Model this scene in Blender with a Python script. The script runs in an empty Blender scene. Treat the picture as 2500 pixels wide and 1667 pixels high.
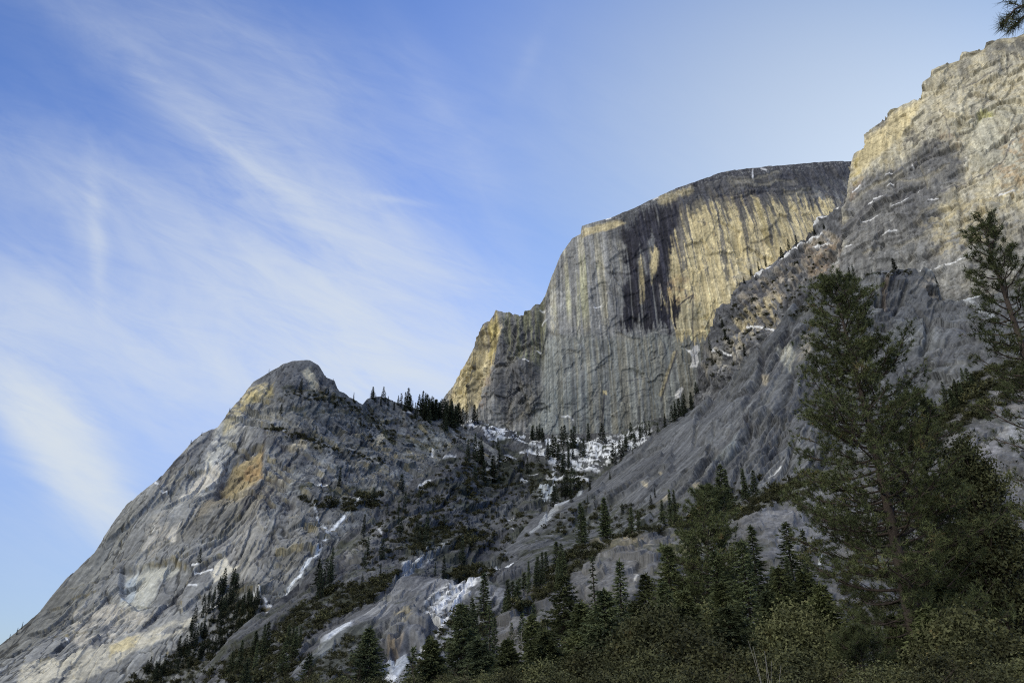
import bpy, math, random
import numpy as np
from mathutils import Vector

random.seed(7)
RNG = np.random.default_rng(11)
scene = bpy.context.scene
COL = scene.collection

# ------------------------------------------------------------------ camera
PITCH = math.radians(24.0)
CP, SP = math.cos(PITCH), math.sin(PITCH)
F_PX = 1875.0
CAM = np.array([0.0, 0.0, 1.7])
cam_data = bpy.data.cameras.new("camera")
cam_data.sensor_width = 36.0
cam_data.lens = 27.0
cam_data.clip_start = 0.1
cam_data.clip_end = 30000.0
cam = bpy.data.objects.new("camera", cam_data)
cam.location = CAM
cam.rotation_euler = (math.radians(90) + PITCH, 0, 0)
COL.objects.link(cam)
scene.camera = cam


def ray(px, py):
    x = (np.asarray(px, float) - 1250.0) / F_PX
    y = (833.5 - np.asarray(py, float)) / F_PX
    return np.stack([x, CP - y * SP, SP + y * CP], -1)


def at(px, py, Y):
    r = ray(px, py)
    return CAM + r * (np.asarray(Y, float) / r[..., 1])[..., None]


# ------------------------------------------------------------------ noise
def _h(ix, iy, iz, seed):
    h = (ix.astype(np.uint32) * np.uint32(374761393) + iy.astype(np.uint32) * np.uint32(668265263)
         + iz.astype(np.uint32) * np.uint32(2147483647) + np.uint32((seed * 974634777) & 0xFFFFFFFF))
    h = (h ^ (h >> np.uint32(13))) * np.uint32(1274126177)
    h = (h ^ (h >> np.uint32(15))) * np.uint32(2246822519)
    return h ^ (h >> np.uint32(16))


_G = np.array([[1, 1, 0], [-1, 1, 0], [1, -1, 0], [-1, -1, 0], [1, 0, 1], [-1, 0, 1], [1, 0, -1], [-1, 0, -1],
               [0, 1, 1], [0, -1, 1], [0, 1, -1], [0, -1, -1], [1, 1, 0], [0, -1, 1], [-1, 1, 0], [0, -1, -1]], np.float32)


def perlin(p, seed=0):
    p = np.asarray(p, np.float32)
    f = np.floor(p)
    i = f.astype(np.int64)
    d = (p - f).astype(np.float32)
    w = d * d * d * (d * (d * 6 - 15) + 10)
    out = np.zeros(p.shape[:-1], np.float32)
    for cx in (0, 1):
        wx = w[..., 0] if cx else 1 - w[..., 0]
        for cy in (0, 1):
            wy = w[..., 1] if cy else 1 - w[..., 1]
            for cz in (0, 1):
                wz = w[..., 2] if cz else 1 - w[..., 2]
                g = _G[_h(i[..., 0] + cx, i[..., 1] + cy, i[..., 2] + cz, seed) & np.uint32(15)]
                out += wx * wy * wz * (g[..., 0] * (d[..., 0] - cx) + g[..., 1] * (d[..., 1] - cy) + g[..., 2] * (d[..., 2] - cz))
    return out


def fbm(p, octs=4, seed=0, gain=0.5, lac=2.03):
    a, s, out = 1.0, 0.0, 0
    p = np.asarray(p, np.float32)
    for o in range(octs):
        out = out + a * perlin(p, seed + o * 17)
        s += a
        a *= gain
        p = p * lac + 3.7
    return out / s * 1.6


def ridged(p, octs=4, seed=0):
    a, s, out = 1.0, 0.0, 0
    p = np.asarray(p, np.float32)
    for o in range(octs):
        out = out + a * (1 - np.abs(perlin(p, seed + o * 13)) * 2.0)
        s += a
        a *= 0.5
        p = p * 2.07 + 1.3
    return out / s


def voro(p, seed=0):
    """3D cellular noise: F1, F2-F1, random id of the nearest cell."""
    p = np.asarray(p, np.float32)
    f = np.floor(p)
    i = f.astype(np.int64)
    d = p - f
    sh = p.shape[:-1]
    f1 = np.full(sh, 9.0, np.float32)
    f2 = np.full(sh, 9.0, np.float32)
    idr = np.zeros(sh, np.float32)
    for cx in (-1, 0, 1):
        for cy in (-1, 0, 1):
            for cz in (-1, 0, 1):
                h = _h(i[..., 0] + cx, i[..., 1] + cy, i[..., 2] + cz, seed)
                rx = (h & np.uint32(1023)) / np.float32(1023)
                ry = ((h >> np.uint32(10)) & np.uint32(1023)) / np.float32(1023)
                rz = ((h >> np.uint32(20)) & np.uint32(1023)) / np.float32(1023)
                q = (cx + rx - d[..., 0]) ** 2 + (cy + ry - d[..., 1]) ** 2 + (cz + rz - d[..., 2]) ** 2
                nid = ((h >> np.uint32(7)) & np.uint32(4095)) / np.float32(4095)
                near = q < f1
                f2 = np.where(near, f1, np.minimum(f2, q))
                idr = np.where(near, nid, idr)
                f1 = np.where(near, q, f1)
    f1, f2 = np.sqrt(f1), np.sqrt(f2)
    return f1, f2 - f1, idr


def facets(P, size, seed, tilt=.35, warp=.12):
    """broken rock: every block has a flat face of its own lean. Returns height (in m) and the block's random tone."""
    P = np.asarray(P, np.float32)
    w = np.stack([fbm(P / (size * .5), 2, seed + 1), fbm(P / (size * .5), 2, seed + 2), fbm(P / (size * .5), 2, seed + 3)], -1)
    p = P / size + warp * w
    f = np.floor(p)
    i = f.astype(np.int64)
    d = p - f
    best = np.full(p.shape[:-1], 9.0, np.float32)
    h_ = np.zeros(p.shape[:-1], np.float32)
    tone = np.zeros(p.shape[:-1], np.float32)
    for cx in (-1, 0, 1):
        for cy in (-1, 0, 1):
            for cz in (-1, 0, 1):
                h = _h(i[..., 0] + cx, i[..., 1] + cy, i[..., 2] + cz, seed)
                k = np.uint32(1023)
                v = np.stack([cx + (h & k) / np.float32(1023) - d[..., 0], cy + ((h >> np.uint32(10)) & k) / np.float32(1023) - d[..., 1],
                              cz + ((h >> np.uint32(20)) & k) / np.float32(1023) - d[..., 2]], -1)
                q = (v ** 2).sum(-1)
                g = _h(i[..., 0] + cx, i[..., 1] + cy, i[..., 2] + cz, seed + 77)
                gx = (g & k) / np.float32(511.5) - 1
                gy = ((g >> np.uint32(10)) & k) / np.float32(511.5) - 1
                gz = ((g >> np.uint32(20)) & k) / np.float32(511.5) - 1
                near = q < best
                hh = (v[..., 0] * gx + v[..., 1] * gy + v[..., 2] * gz) * tilt + (((h >> np.uint32(5)) & k) / np.float32(1023) - .5) * .28
                h_ = np.where(near, hh, h_)
                tone = np.where(near, ((g >> np.uint32(7)) & k) / np.float32(1023), tone)
                best = np.where(near, q, best)
    return h_ * size, tone


def sstep(a, b, x):
    t = np.clip((x - a) / (b - a), 0, 1)
    return t * t * (3 - 2 * t)


def stretch(P, u, k):
    """compress space along unit vector u by k, so that noise runs out along u."""
    u = np.asarray(u, float)
    u = u / np.linalg.norm(u)
    return P - (P @ u)[..., None] * (1 - 1.0 / k) * u


def poly_sdf(x, y, poly):
    """signed distance (inside positive)."""
    d = np.full(x.shape, 1e12)
    inside = np.zeros(x.shape, bool)
    n = len(poly)
    for k in range(n):
        ax, ay = poly[k]
        bx, by = poly[(k + 1) % n]
        ex, ey = bx - ax, by - ay
        wx, wy = x - ax, y - ay
        t = np.clip((wx * ex + wy * ey) / (ex * ex + ey * ey + 1e-9), 0, 1)
        d = np.minimum(d, (wx - ex * t) ** 2 + (wy - ey * t) ** 2)
        c = ((ay > y) != (by > y)) & (x < (bx - ax) * (y - ay) / (by - ay + 1e-9) + ax)
        inside ^= c
    d = np.sqrt(d)
    return np.where(inside, d, -d)


def line_dist(x, y, pts):
    d = np.full(x.shape, 1e12)
    for (ax, ay), (bx, by) in zip(pts[:-1], pts[1:]):
        ex, ey = bx - ax, by - ay
        t = np.clip(((x - ax) * ex + (y - ay) * ey) / (ex * ex + ey * ey + 1e-9), 0, 1)
        d = np.minimum(d, (x - ax - ex * t) ** 2 + (y - ay - ey * t) ** 2)
    return np.sqrt(d)


# ------------------------------------------------------------------ meshes
def mk_mesh(name, V, F, mat, smooth=False, col=None, grain=None):
    """V (n,3); F (m,k) indices. One mesh datablock."""
    V = np.asarray(V, np.float32)
    F = np.asarray(F, np.int32)
    me = bpy.data.meshes.new(name)
    k = F.shape[1]
    me.vertices.add(len(V))
    me.vertices.foreach_set("co", V.ravel())
    me.loops.add(F.size)
    me.loops.foreach_set("vertex_index", F.ravel())
    me.polygons.add(len(F))
    me.polygons.foreach_set("loop_start", np.arange(0, F.size, k, dtype=np.int32))
    me.polygons.foreach_set("loop_total", np.full(len(F), k, np.int32))
    if smooth:
        me.polygons.foreach_set("use_smooth", np.ones(len(F), bool))
    me.update(calc_edges=True)
    if col is not None:
        at_ = me.attributes.new("rock_tint", 'FLOAT_COLOR', 'POINT')
        c4 = np.ones((len(V), 4), np.float32)
        c4[:, :3] = col
        at_.data.foreach_set("color", c4.ravel())
    if grain is not None:
        at_ = me.attributes.new("grain_pos", 'FLOAT_VECTOR', 'POINT')
        at_.data.foreach_set("vector", np.asarray(grain, np.float32).ravel())
    if mat is not None:
        me.materials.append(mat)
    return me


def link(name, data, parent=None, loc=None):
    o = bpy.data.objects.new(name, data)
    COL.objects.link(o)
    if parent is not None:
        o.parent = parent
    if loc is not None:
        o.location = loc
    return o


def tag(o, label=None, cat=None, group=None, kind=None):
    if label:
        o["label"] = label
    if cat:
        o["category"] = cat
    if group:
        o["group"] = group
    if kind:
        o["kind"] = kind
    return o


# ------------------------------------------------------------------ materials
def new_mat(name):
    m = bpy.data.materials.new(name)
    m.use_nodes = True
    nt = m.node_tree
    for n in list(nt.nodes):
        nt.nodes.remove(n)
    out = nt.nodes.new("ShaderNodeOutputMaterial")
    b = nt.nodes.new("ShaderNodeBsdfPrincipled")
    nt.links.new(b.outputs[0], out.inputs[0])
    return m, nt, b


def rock_material(name, scale=1.0, bump=1.0, contrast=1.0):
    m, nt, b = new_mat(name)
    N, L = nt.nodes.new, nt.links.new
    a = N("ShaderNodeAttribute")
    a.attribute_name = "rock_tint"
    gp = N("ShaderNodeAttribute")
    gp.attribute_name = "grain_pos"
    tc = N("ShaderNodeTexCoord")

    def noise(vec, sc, det, ro):
        n = N("ShaderNodeTexNoise")
        n.inputs["Scale"].default_value = sc
        n.inputs["Detail"].default_value = det
        n.inputs["Roughness"].default_value = ro
        L(vec, n.inputs["Vector"])
        return n.outputs["Fac"]

    def rng(x, lo, hi, a0=.3, a1=.7):
        r = N("ShaderNodeMapRange")
        r.inputs[1].default_value = a0
        r.inputs[2].default_value = a1
        r.inputs[3].default_value = lo
        r.inputs[4].default_value = hi
        L(x, r.inputs[0])
        return r.outputs[0]
    nA = noise(gp.outputs["Vector"], 0.20 * scale, 5, .65)
    nB = noise(tc.outputs["Object"], 0.16 * scale, 6, .72)
    k = .30 * contrast
    mm = N("ShaderNodeMath")
    mm.operation = 'MULTIPLY'
    L(rng(nA, 1 - k, 1 + k), mm.inputs[0])
    L(rng(nB, 1 - k, 1 + k), mm.inputs[1])
    mul = N("ShaderNodeVectorMath")
    mul.operation = 'SCALE'
    L(a.outputs["Color"], mul.inputs[0])
    L(mm.outputs[0], mul.inputs["Scale"])
    L(mul.outputs[0], b.inputs["Base Color"])
    ad = N("ShaderNodeMath")
    ad.operation = 'ADD'
    L(nA, ad.inputs[0])
    L(nB, ad.inputs[1])
    bp = N("ShaderNodeBump")
    bp.inputs["Strength"].default_value = 0.38 * bump
    bp.inputs["Distance"].default_value = 1.3 / scale
    L(ad.outputs[0], bp.inputs["Height"])
    L(bp.outputs[0], b.inputs["Normal"])
    b.inputs["Roughness"].default_value = 0.92
    b.inputs["Specular IOR Level"].default_value = 0.2
    return m


def leaf_material(name, c1, c2, scale=0.6, c3=None):
    m, nt, b = new_mat(name)
    N, L = nt.nodes.new, nt.links.new
    g = N("ShaderNodeNewGeometry")
    tc = N("ShaderNodeTexCoord")
    oi = N("ShaderNodeObjectInfo")
    n1 = N("ShaderNodeTexNoise")
    n1.inputs["Scale"].default_value = scale
    n1.inputs["Detail"].default_value = 3
    L(tc.outputs["Object"], n1.inputs["Vector"])
    ad = N("ShaderNodeMath")
    ad.operation = 'MULTIPLY_ADD'
    ad.inputs[1].default_value = 0.40
    L(g.outputs["Random Per Island"], ad.inputs[0])
    sb = N("ShaderNodeMath")
    sb.operation = 'MULTIPLY_ADD'
    sb.inputs[1].default_value = 2.3
    sb.inputs[2].default_value = -0.92
    L(n1.outputs["Fac"], sb.inputs[0])
    L(sb.outputs[0], ad.inputs[2])
    cr = N("ShaderNodeValToRGB")
    e = cr.color_ramp.elements
    e[0].position, e[0].color = 0.0, (*c1, 1)
    e[1].position, e[1].color = 0.85, (*c2, 1)
    if c3 is not None:
        k = e.new(1.0)
        k.color = (*c3, 1)
    L(ad.outputs[0], cr.inputs[0])
    hv = N("ShaderNodeHueSaturation")
    mr = N("ShaderNodeMapRange")
    mr.inputs[3].default_value = 0.62
    mr.inputs[4].default_value = 1.45
    L(oi.outputs["Random"], mr.inputs[0])
    L(mr.outputs[0], hv.inputs["Value"])
    L(cr.outputs[0], hv.inputs["Color"])
    L(hv.outputs[0], b.inputs["Base Color"])
    b.inputs["Roughness"].default_value = 0.75
    b.inputs["Specular IOR Level"].default_value = 0.15
    return m


def bark_material(name, c1, c2, scale=3.0):
    m, nt, b = new_mat(name)
    N, L = nt.nodes.new, nt.links.new
    tc = N("ShaderNodeTexCoord")
    mp = N("ShaderNodeMapping")
    mp.inputs["Scale"].default_value = (1, 1, 0.25)
    L(tc.outputs["Object"], mp.inputs[0])
    v = N("ShaderNodeTexVoronoi")
    v.inputs["Scale"].default_value = scale
    L(mp.outputs[0], v.inputs["Vector"])
    n1 = N("ShaderNodeTexNoise")
    n1.inputs["Scale"].default_value = scale * 2
    n1.inputs["Detail"].default_value = 5
    L(mp.outputs[0], n1.inputs["Vector"])
    mx = N("ShaderNodeMix")
    mx.data_type = 'RGBA'
    mx.inputs[6].default_value = (*c1, 1)
    mx.inputs[7].default_value = (*c2, 1)
    L(n1.outputs["Fac"], mx.inputs[0])
    L(mx.outputs[2], b.inputs["Base Color"])
    bp = N("ShaderNodeBump")
    bp.inputs["Strength"].default_value = 0.8
    bp.inputs["Distance"].default_value = 0.06
    L(v.outputs["Distance"], bp.inputs["Height"])
    L(bp.outputs[0], b.inputs["Normal"])
    b.inputs["Roughness"].default_value = 0.9
    b.inputs["Specular IOR Level"].default_value = 0.1
    return m


# palette: real surface colours (linear)
GL = np.array([.36, .355, .33])     # pale granite
GM = np.array([.235, .232, .222])   # mid granite
GD = np.array([.115, .116, .122])   # weathered dark granite
TAN = np.array([.64, .53, .295])
YEL = np.array([.50, .40, .15])
ORA = np.array([.45, .28, .14])
STAIN = np.array([.035, .034, .042])
SNOW = np.array([.90, .89, .87])
LICH = np.array([.36, .36, .20])
SCAR = np.array([.62, .60, .56])
BRUSH = np.array([.045, .048, .026])
PINK = np.array([.42, .385, .325])


class Mass:
    """One rock mass: a surface through measured points, closed off by a far side."""

    def __init__(self, name, edge, ctrl, lower, step=2.1, rows=False, rough=3.0, back=(220, 260), grain=(0, 0, 1), seed=0, sk=14, flat=(1, 1, 1)):
        self.sk = sk
        self.flat = flat
        self.name = name
        self.seed = seed
        e = np.array(edge, float)
        c = np.array(ctrl, float)
        if rows:                                  # edge gives the left rim as a function of height
            ys = np.arange(e[:, 1].min(), e[:, 1].max(), step)
            xl = np.interp(ys, e[:, 1], e[:, 0])
            xl = xl + rough * fbm(np.stack([ys / 45, ys * 0, ys * 0 + seed], -1), 5, seed, .6)
            n = int((lower - xl.min()) / step)
            v = np.linspace(0, 1, n)
            PX = lower + (xl[None, :] - lower) * v[:, None]
            PY = np.repeat(ys[None, :], n, 0)
        else:
            xs = np.arange(e[:, 0].min(), e[:, 0].max(), step)
            yt = np.interp(xs, e[:, 0], e[:, 1])
            yt = yt + rough * fbm(np.stack([xs / 45, xs * 0, xs * 0 + seed], -1), 5, seed, .6)
            low = np.interp(xs, *np.array(lower, float).T) if isinstance(lower, list) else np.full(len(xs), float(lower))
            n = int((low - yt).max() / step)
            v = np.linspace(0, 1, n)
            PY = low[None, :] + (yt - low)[None, :] * v[:, None]
            PX = np.repeat(xs[None, :], n, 0)
        self.PX, self.PY = PX, PY
        self.grid = PX.shape
        # smooth surface through the measured points (thin plate in inverse depth: planes stay planes)
        t = c[:, 2] / ray(c[:, 0], c[:, 1])[:, 1]
        q = c[:, :2] / 500.0

        def ker(r2):
            return r2 * np.log(r2 + 1e-9)
        D = ((q[:, None] - q[None]) ** 2).sum(-1)
        m = len(q)
        A = np.zeros((m + 3, m + 3))
        A[:m, :m] = ker(D) + np.eye(m) * 0.02
        A[:m, m] = 1
        A[:m, m + 1:] = q
        A[m:, :m] = A[:m, m:].T
        sol = np.linalg.solve(A, np.r_[1000.0 / t, 0, 0, 0])
        g = np.stack([PX.ravel(), PY.ravel()], -1) / 500.0
        iv = sol[m] + g @ sol[m + 1:]
        for k in range(m):
            iv += sol[k] * ker(((g - q[k]) ** 2).sum(-1))
        tt = (1000.0 / np.maximum(iv, 0.2)).reshape(PX.shape)
        self.P0 = CAM + ray(PX, PY) * tt[..., None]
        self.P = self.P0.copy()
        self.N = self.normals(self.P0)
        self.back = back
        self.rows = rows
        ru = at(grain[1][0], grain[1][1], grain[1][2]) - at(grain[0][0], grain[0][1], grain[0][2]) if isinstance(grain[0], tuple) else np.array(grain, float)
        self.u = ru / np.linalg.norm(ru)
        self.C = None
        self.gk = 9.0
        self.cast = np.ones(3)

    def normals(self, P):
        a = np.gradient(P, axis=0)
        b = np.gradient(P, axis=1)
        n = np.cross(a, b)
        n /= np.linalg.norm(n, axis=-1, keepdims=True) + 1e-9
        s = np.where((n * (CAM - P)).sum(-1, keepdims=True) < 0, -1, 1)
        return n * s

    def push(self, d):
        self.P = self.P + self.N * d[..., None]
        self.N2 = self.normals(self.P)
        self.up = self.N2[..., 2] - self.N[..., 2]        # how much flatter than the general lie of the face

    def roofs(self, groups, seed):
        """long crisp edges of exfoliating sheets: the sheet above an edge stands out, the face below it steps back."""
        rng = np.random.default_rng(seed)
        d = np.zeros(self.grid)
        self.seep = np.zeros(self.grid)
        X = self.PX + 7 * self.wx
        Y = self.PY + 7 * self.wy
        for n, (x0, x1, y0, y1), ang, spr, (l0, l1), dep, wid in groups:
            for _ in range(n):
                cx, cy = rng.uniform(x0, x1), rng.uniform(y0, y1)
                L = rng.uniform(l0, l1)
                th = math.radians(ang + rng.normal() * spr)
                cv = rng.normal() * .35
                dp = dep * rng.uniform(.4, 1.3)
                w_ = wid * rng.uniform(.5, 1.5)
                kind = rng.uniform(-1, 1)
                far = L * .75 + w_ * 4
                sel = (np.abs(X - cx) < far) & (np.abs(Y - cy) < far)
                if not sel.any():
                    continue
                dx, dy = X[sel] - cx, Y[sel] - cy
                a = dx * math.cos(th) + dy * math.sin(th)
                b = -dx * math.sin(th) + dy * math.cos(th)
                b = b + cv * (a / L) ** 2 * L + 3.0 * self.fine[sel] + 5 * np.sin(a / L * 9 + cx) * .4
                k = sstep(L * .5, L * .36, np.abs(a))
                below = sstep(-.9, .9, b)
                d[sel] += k * dp * (-below * np.exp(-np.maximum(b, 0) / w_) + .45 * (1 - below) * np.exp(np.minimum(b, 0) / (w_ * .8)))
                self.seep[sel] += k * kind * below * np.exp(-np.maximum(b, 0) / (w_ * 1.3))
        return d

    def tone(self, f, lo, hi):
        t = np.clip(f, 0, 1)
        self.C = self.C * (lo + (hi - lo) * t)[..., None]

    def cracks(self, P, size, seed, w=.045, warp=.5):
        """thin joints: 1 in the joint, 0 away from it; also the plate id."""
        ww = np.stack([fbm(P / (size * .7), 3, seed + 1), fbm(P / (size * .7), 3, seed + 2), fbm(P / (size * .7), 3, seed + 3)], -1)
        f1, e, i = voro(P / size + warp * ww, seed)
        return sstep(w, w * .35, e), i

    def base(self, c):
        self.C = np.broadcast_to(np.asarray(c, float), self.P.shape).copy()

    def mix(self, mask, c):
        m = np.clip(mask, 0, 1)[..., None]
        self.C = self.C * (1 - m) + np.asarray(c) * m

    def warp(self):
        P = self.P0
        self.wx = fbm(P / 60, 5, self.seed + 101, .6)
        self.wy = fbm(P / 60, 5, self.seed + 202, .6)
        Pf = P * np.array(self.flat)
        Q = stretch(Pf, self.u, self.sk)
        self.st = fbm(Q / 9, 4, self.seed + 303, .6)        # streaks along the grain
        self.st2 = fbm(Q / 26, 3, self.seed + 404, .55)
        self.pt = fbm(P / 22, 5, self.seed + 505, .65)      # patches
        self.fine = fbm(P / 7, 3, self.seed + 606, .7)
        self.vs = fbm(stretch(Pf, self.u, 110) / 5.0, 2, self.seed + 707, .6)     # narrow streaks
        self.vs2 = fbm(stretch(Pf, self.u, 60) / 13.0, 2, self.seed + 808, .6) + .05 * self.fine

    def paint(self, poly, c, op=1.0, soft=8, iso=14, streak=0, brk=0.0, brk_noise='pt', line=None):
        x = self.PX + iso * self.wx
        y = self.PY + iso * self.wy + streak * self.st
        if line is not None:
            s = line - line_dist(x, y, poly)
        else:
            s = poly_sdf(x, y, poly)
        m = sstep(-soft, soft, s) * op
        if brk:
            n = getattr(self, brk_noise)
            m = m * sstep(-0.18, 0.18, n + (brk - 0.5) * 0.8)
        self.mix(m, c)
        return m

    def finish(self, mat, label, cat, kind="structure"):
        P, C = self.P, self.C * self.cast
        # far side: from the rim back and down, so that the mass has depth
        rim = P[-1]
        n = 14
        dirs = rim - CAM
        dirs[:, 2] = 0
        dirs /= np.linalg.norm(dirs, axis=1, keepdims=True)
        if self.rows:
            dirs = dirs + np.array([0.9, 0.3, 0])
            dirs /= np.linalg.norm(dirs, axis=1, keepdims=True)
        L, Dn = self.back
        ext = []
        for k in range(1, n + 1):
            f = k / n
            q = rim + dirs * L * (f ** 1.2) + np.array([0, 0, -1.0]) * Dn * f ** 2
            q = q + self._bn(q, k)
            ext.append(q)
        P = np.concatenate([P, np.array(ext)], 0)
        C = np.concatenate([C, np.repeat(C[-1:], n, 0)], 0)
        r, c = P.shape[:2]
        idx = np.arange(r * c).reshape(r, c)
        F = np.stack([idx[:-1, :-1], idx[:-1, 1:], idx[1:, 1:], idx[1:, :-1]], -1).reshape(-1, 4)
        P2 = P.reshape(-1, 3)
        me = mk_mesh(self.name, P2, F, mat, True, np.clip(C.reshape(-1, 3), .012, .9), stretch(P2, self.u, self.gk))
        o = link(self.name, me)
        tag(o, label, cat, kind=kind)
        self.obj = o
        return o

    def _bn(self, q, k):
        return np.stack([q[:, 0] * 0, q[:, 0] * 0, 6 * fbm(q / 40, 3, self.seed + 9)], -1) * (k / 4 if k < 4 else 1)

    def where(self, px, py):
        d = (self.PX - px) ** 2 + (self.PY - py) ** 2
        i = np.unravel_index(np.argmin(d), self.grid)
        return self.P[i]

# ================================================================== rock masses
ROCK_FAR = rock_material("granite_far", 0.55, 1.0)
ROCK_MID = rock_material("granite_mid", 1.0, 1.0)
ROCK_NEAR = rock_material("granite_near", 1.8, 1.0)
Zup = np.array([0, 0, 1.0])


def plates(P, size, seed, warp=0.35):
    w = np.stack([fbm(P / (size * 0.8), 3, seed + 1), fbm(P / (size * 0.8), 3, seed + 2), fbm(P / (size * 0.8), 3, seed + 3)], -1)
    f1, e, i = voro(P / size + warp * w, seed)
    return i, e, f1


def weather(m, streak=.3, fine=.3, plate=None, pk=.3, crack=None, ck=.6, ledge=None, lc=None, over=None, oc=None):
    """wear that belongs to the rock: streaks down the grain, tone of each plate, darker joints, growth on ledges, fresh rock under roofs."""
    keep = m.C.copy()
    snow = sstep(.5, .62, m.C.min(-1))[..., None]
    m.tone(sstep(-.35, .35, m.vs), 1 - streak, 1 + streak)
    m.tone(sstep(-.35, .35, m.vs2), 1 - streak * .7, 1 + streak * .7)
    m.tone(sstep(-.4, .4, m.fine), 1 - fine, 1 + fine)
    if plate is not None:
        m.tone(plate, 1 - pk, 1 + pk)
    if crack is not None:
        m.tone(crack, 1, 1 - ck)  # joints toned darker than the plates
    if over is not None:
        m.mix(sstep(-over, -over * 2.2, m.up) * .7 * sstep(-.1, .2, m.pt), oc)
    m.C = m.C * (1 - snow) + keep * snow
    if hasattr(m, 'seep'):
        m.mix(np.clip(m.seep, 0, 1) * .45 * (1 - snow[..., 0]), m.C.mean((0, 1)) * np.array([1.6, 1.55, 1.4]))
        m.mix(np.clip(-m.seep, 0, 1) * .6 * (1 - snow[..., 0]), STAIN * 1.6)
    if ledge is not None:
        m.mix(sstep(ledge, ledge + .12, m.up) * .85 * sstep(-.15, .1, m.wy + .3 * m.pt), lc)


# ---- the great dome ------------------------------------------------
dome = Mass("granite_dome",
    [(1040, 1040), (1088, 968), (1105, 942), (1123, 903), (1147, 861), (1163, 823), (1175, 798), (1184, 788), (1195, 783), (1210, 756),
     (1217, 759), (1242, 760), (1259, 768), (1270, 775), (1284, 760), (1295, 757), (1309, 742), (1317, 740), (1331, 722),
     (1346, 677), (1368, 623), (1377, 609), (1397, 582), (1418, 570), (1420, 552), (1441, 545), (1478, 536), (1532, 516),
     (1582, 491), (1632, 468), (1673, 452), (1714, 437), (1756, 422), (1797, 414), (1839, 411), (1880, 406), (1942, 400),
     (2000, 395), (2077, 394), (2160, 410)],
    [(1060, 1040, 2080), (1200, 1080, 2000), (1400, 1090, 1990), (1600, 1080, 1990), (1800, 1000, 2020), (2100, 900, 2080),
     (1100, 970, 2130), (1210, 760, 2120), (1150, 880, 2090), (1230, 900, 2030), (1290, 780, 2070), (1330, 850, 2010), (1345, 700, 2075), (1420, 570, 2100), (1500, 800, 2000),
     (1500, 640, 2030), (1640, 480, 2110), (1700, 700, 2010), (1800, 560, 2050), (1900, 430, 2170), (2070, 420, 2240), (2070, 600, 2110)],
    1130, step=1.7, rough=1.2, back=(500, 300), seed=1, sk=48, flat=(1, .08, 1))
m = dome
m.warp()
P = m.P0
iP, eP, _ = plates(P * [1, 1, .55], 75, 31)
d = 9 * fbm(P / 190, 4, 5) + 5.0 * (iP - .5)
left = sstep(1345, 1290, m.PX + 14 * m.wx)
d += left * 10 * fbm(P * [1, 1, .35] / 70, 3, 77, .5) + 1.2 * m.st * (1 + left) + .6 * m.fine
ip2, e2, _ = plates(P * [1, 1, .7], 26, 41)
d += 2.6 * (ip2 - .5)
rim_d = m.PY - m.PY[-1][None, :]
# the long break where the polished lower wall steps out
brk = 806 + 10 * m.wy
d += 5.0 * sstep(brk - 2, brk + 3, m.PY) * sstep(1300, 1380, m.PX) * sstep(1760, 1700, m.PX)
d += 4 * fbm(P / [30, 30, 9], 4, 15) * sstep(55, 5, rim_d)
# deep corner left of the main face
d -= 16 * np.exp(-((m.PX - (1322 + (m.PY - 750) * -.03) - 8 * m.wx) / 9) ** 2) * sstep(1000, 850, m.PY)
d -= 7 * np.exp(-((m.PX - 1235 - 6 * m.wx) / 7) ** 2)
fa, ta = facets(P * [1, 1, .5], 60, 1311, .07)
fb, tb_ = facets(P * [1, 1, .6], 22, 1312, .16)
d += fa * .5 + fb * (.25 + .6 * left) + 1.0 * m.vs2 + .4 * m.vs
d += m.roofs([(16, (1340, 1900, 560, 980), -8, 22, (20, 90), 3.5, 9), (26, (1100, 1340, 780, 1020), -60, 25, (30, 110), 6, 12), (22, (1560, 1980, 420, 480), -12, 8, (40, 160), 4, 8), (10, (1350, 1800, 600, 1000), -80, 8, (40, 140), 3, 5)], 41)
ck1, ci1 = m.cracks(P * [1, 1, .4], 42, 311)
d -= 1.0 * ck1 * (1 - .5 * sstep(1600, 1650, m.PX))
d *= .25 + .75 * sstep(0, 40, rim_d) + left * .5
m.push(d)
m.base(GM * .98)
m.mix(sstep(-.1, .5, m.pt) * .5, GL * .8)
m.mix(sstep(.0, .6, m.st2) * .45, GD)
# pale green-grey mottled left part of the face
m.paint([(1330, 700), (1420, 560), (1520, 540), (1530, 800), (1320, 830)], np.array([.46, .42, .30]), .55, 24, 25, 60, .5, 'st2')
m.paint([(1360, 760), (1400, 650), (1450, 640), (1450, 760), (1420, 800)], LICH * 1.05, .45, 16, 25, 60, .5, 'st2')
m.paint([(1330, 800), (1350, 700), (1385, 690), (1380, 800)], GL, .5, 12, 20, 40, .5)
# lower wall: grey-green, streaked
m.paint([(1310, 830), (1750, 815), (1760, 1080), (1290, 1080)], np.array([.265, .275, .245]), .7, 12, 16, 0)
m.paint([(1330, 930), (1450, 950), (1440, 1080), (1320, 1080)], np.array([.27, .285, .26]), .6, 22, 25, 20, .6)
lowm = sstep(815, 845, m.PY) * sstep(1330, 1400, m.PX)
m.mix(lowm * sstep(.04, .3, m.vs2) * .48, GD * .95)
m.mix(lowm * sstep(.08, .3, -m.vs2 - .3 * m.vs) * .55, np.array([.36, .33, .25]))
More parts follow.
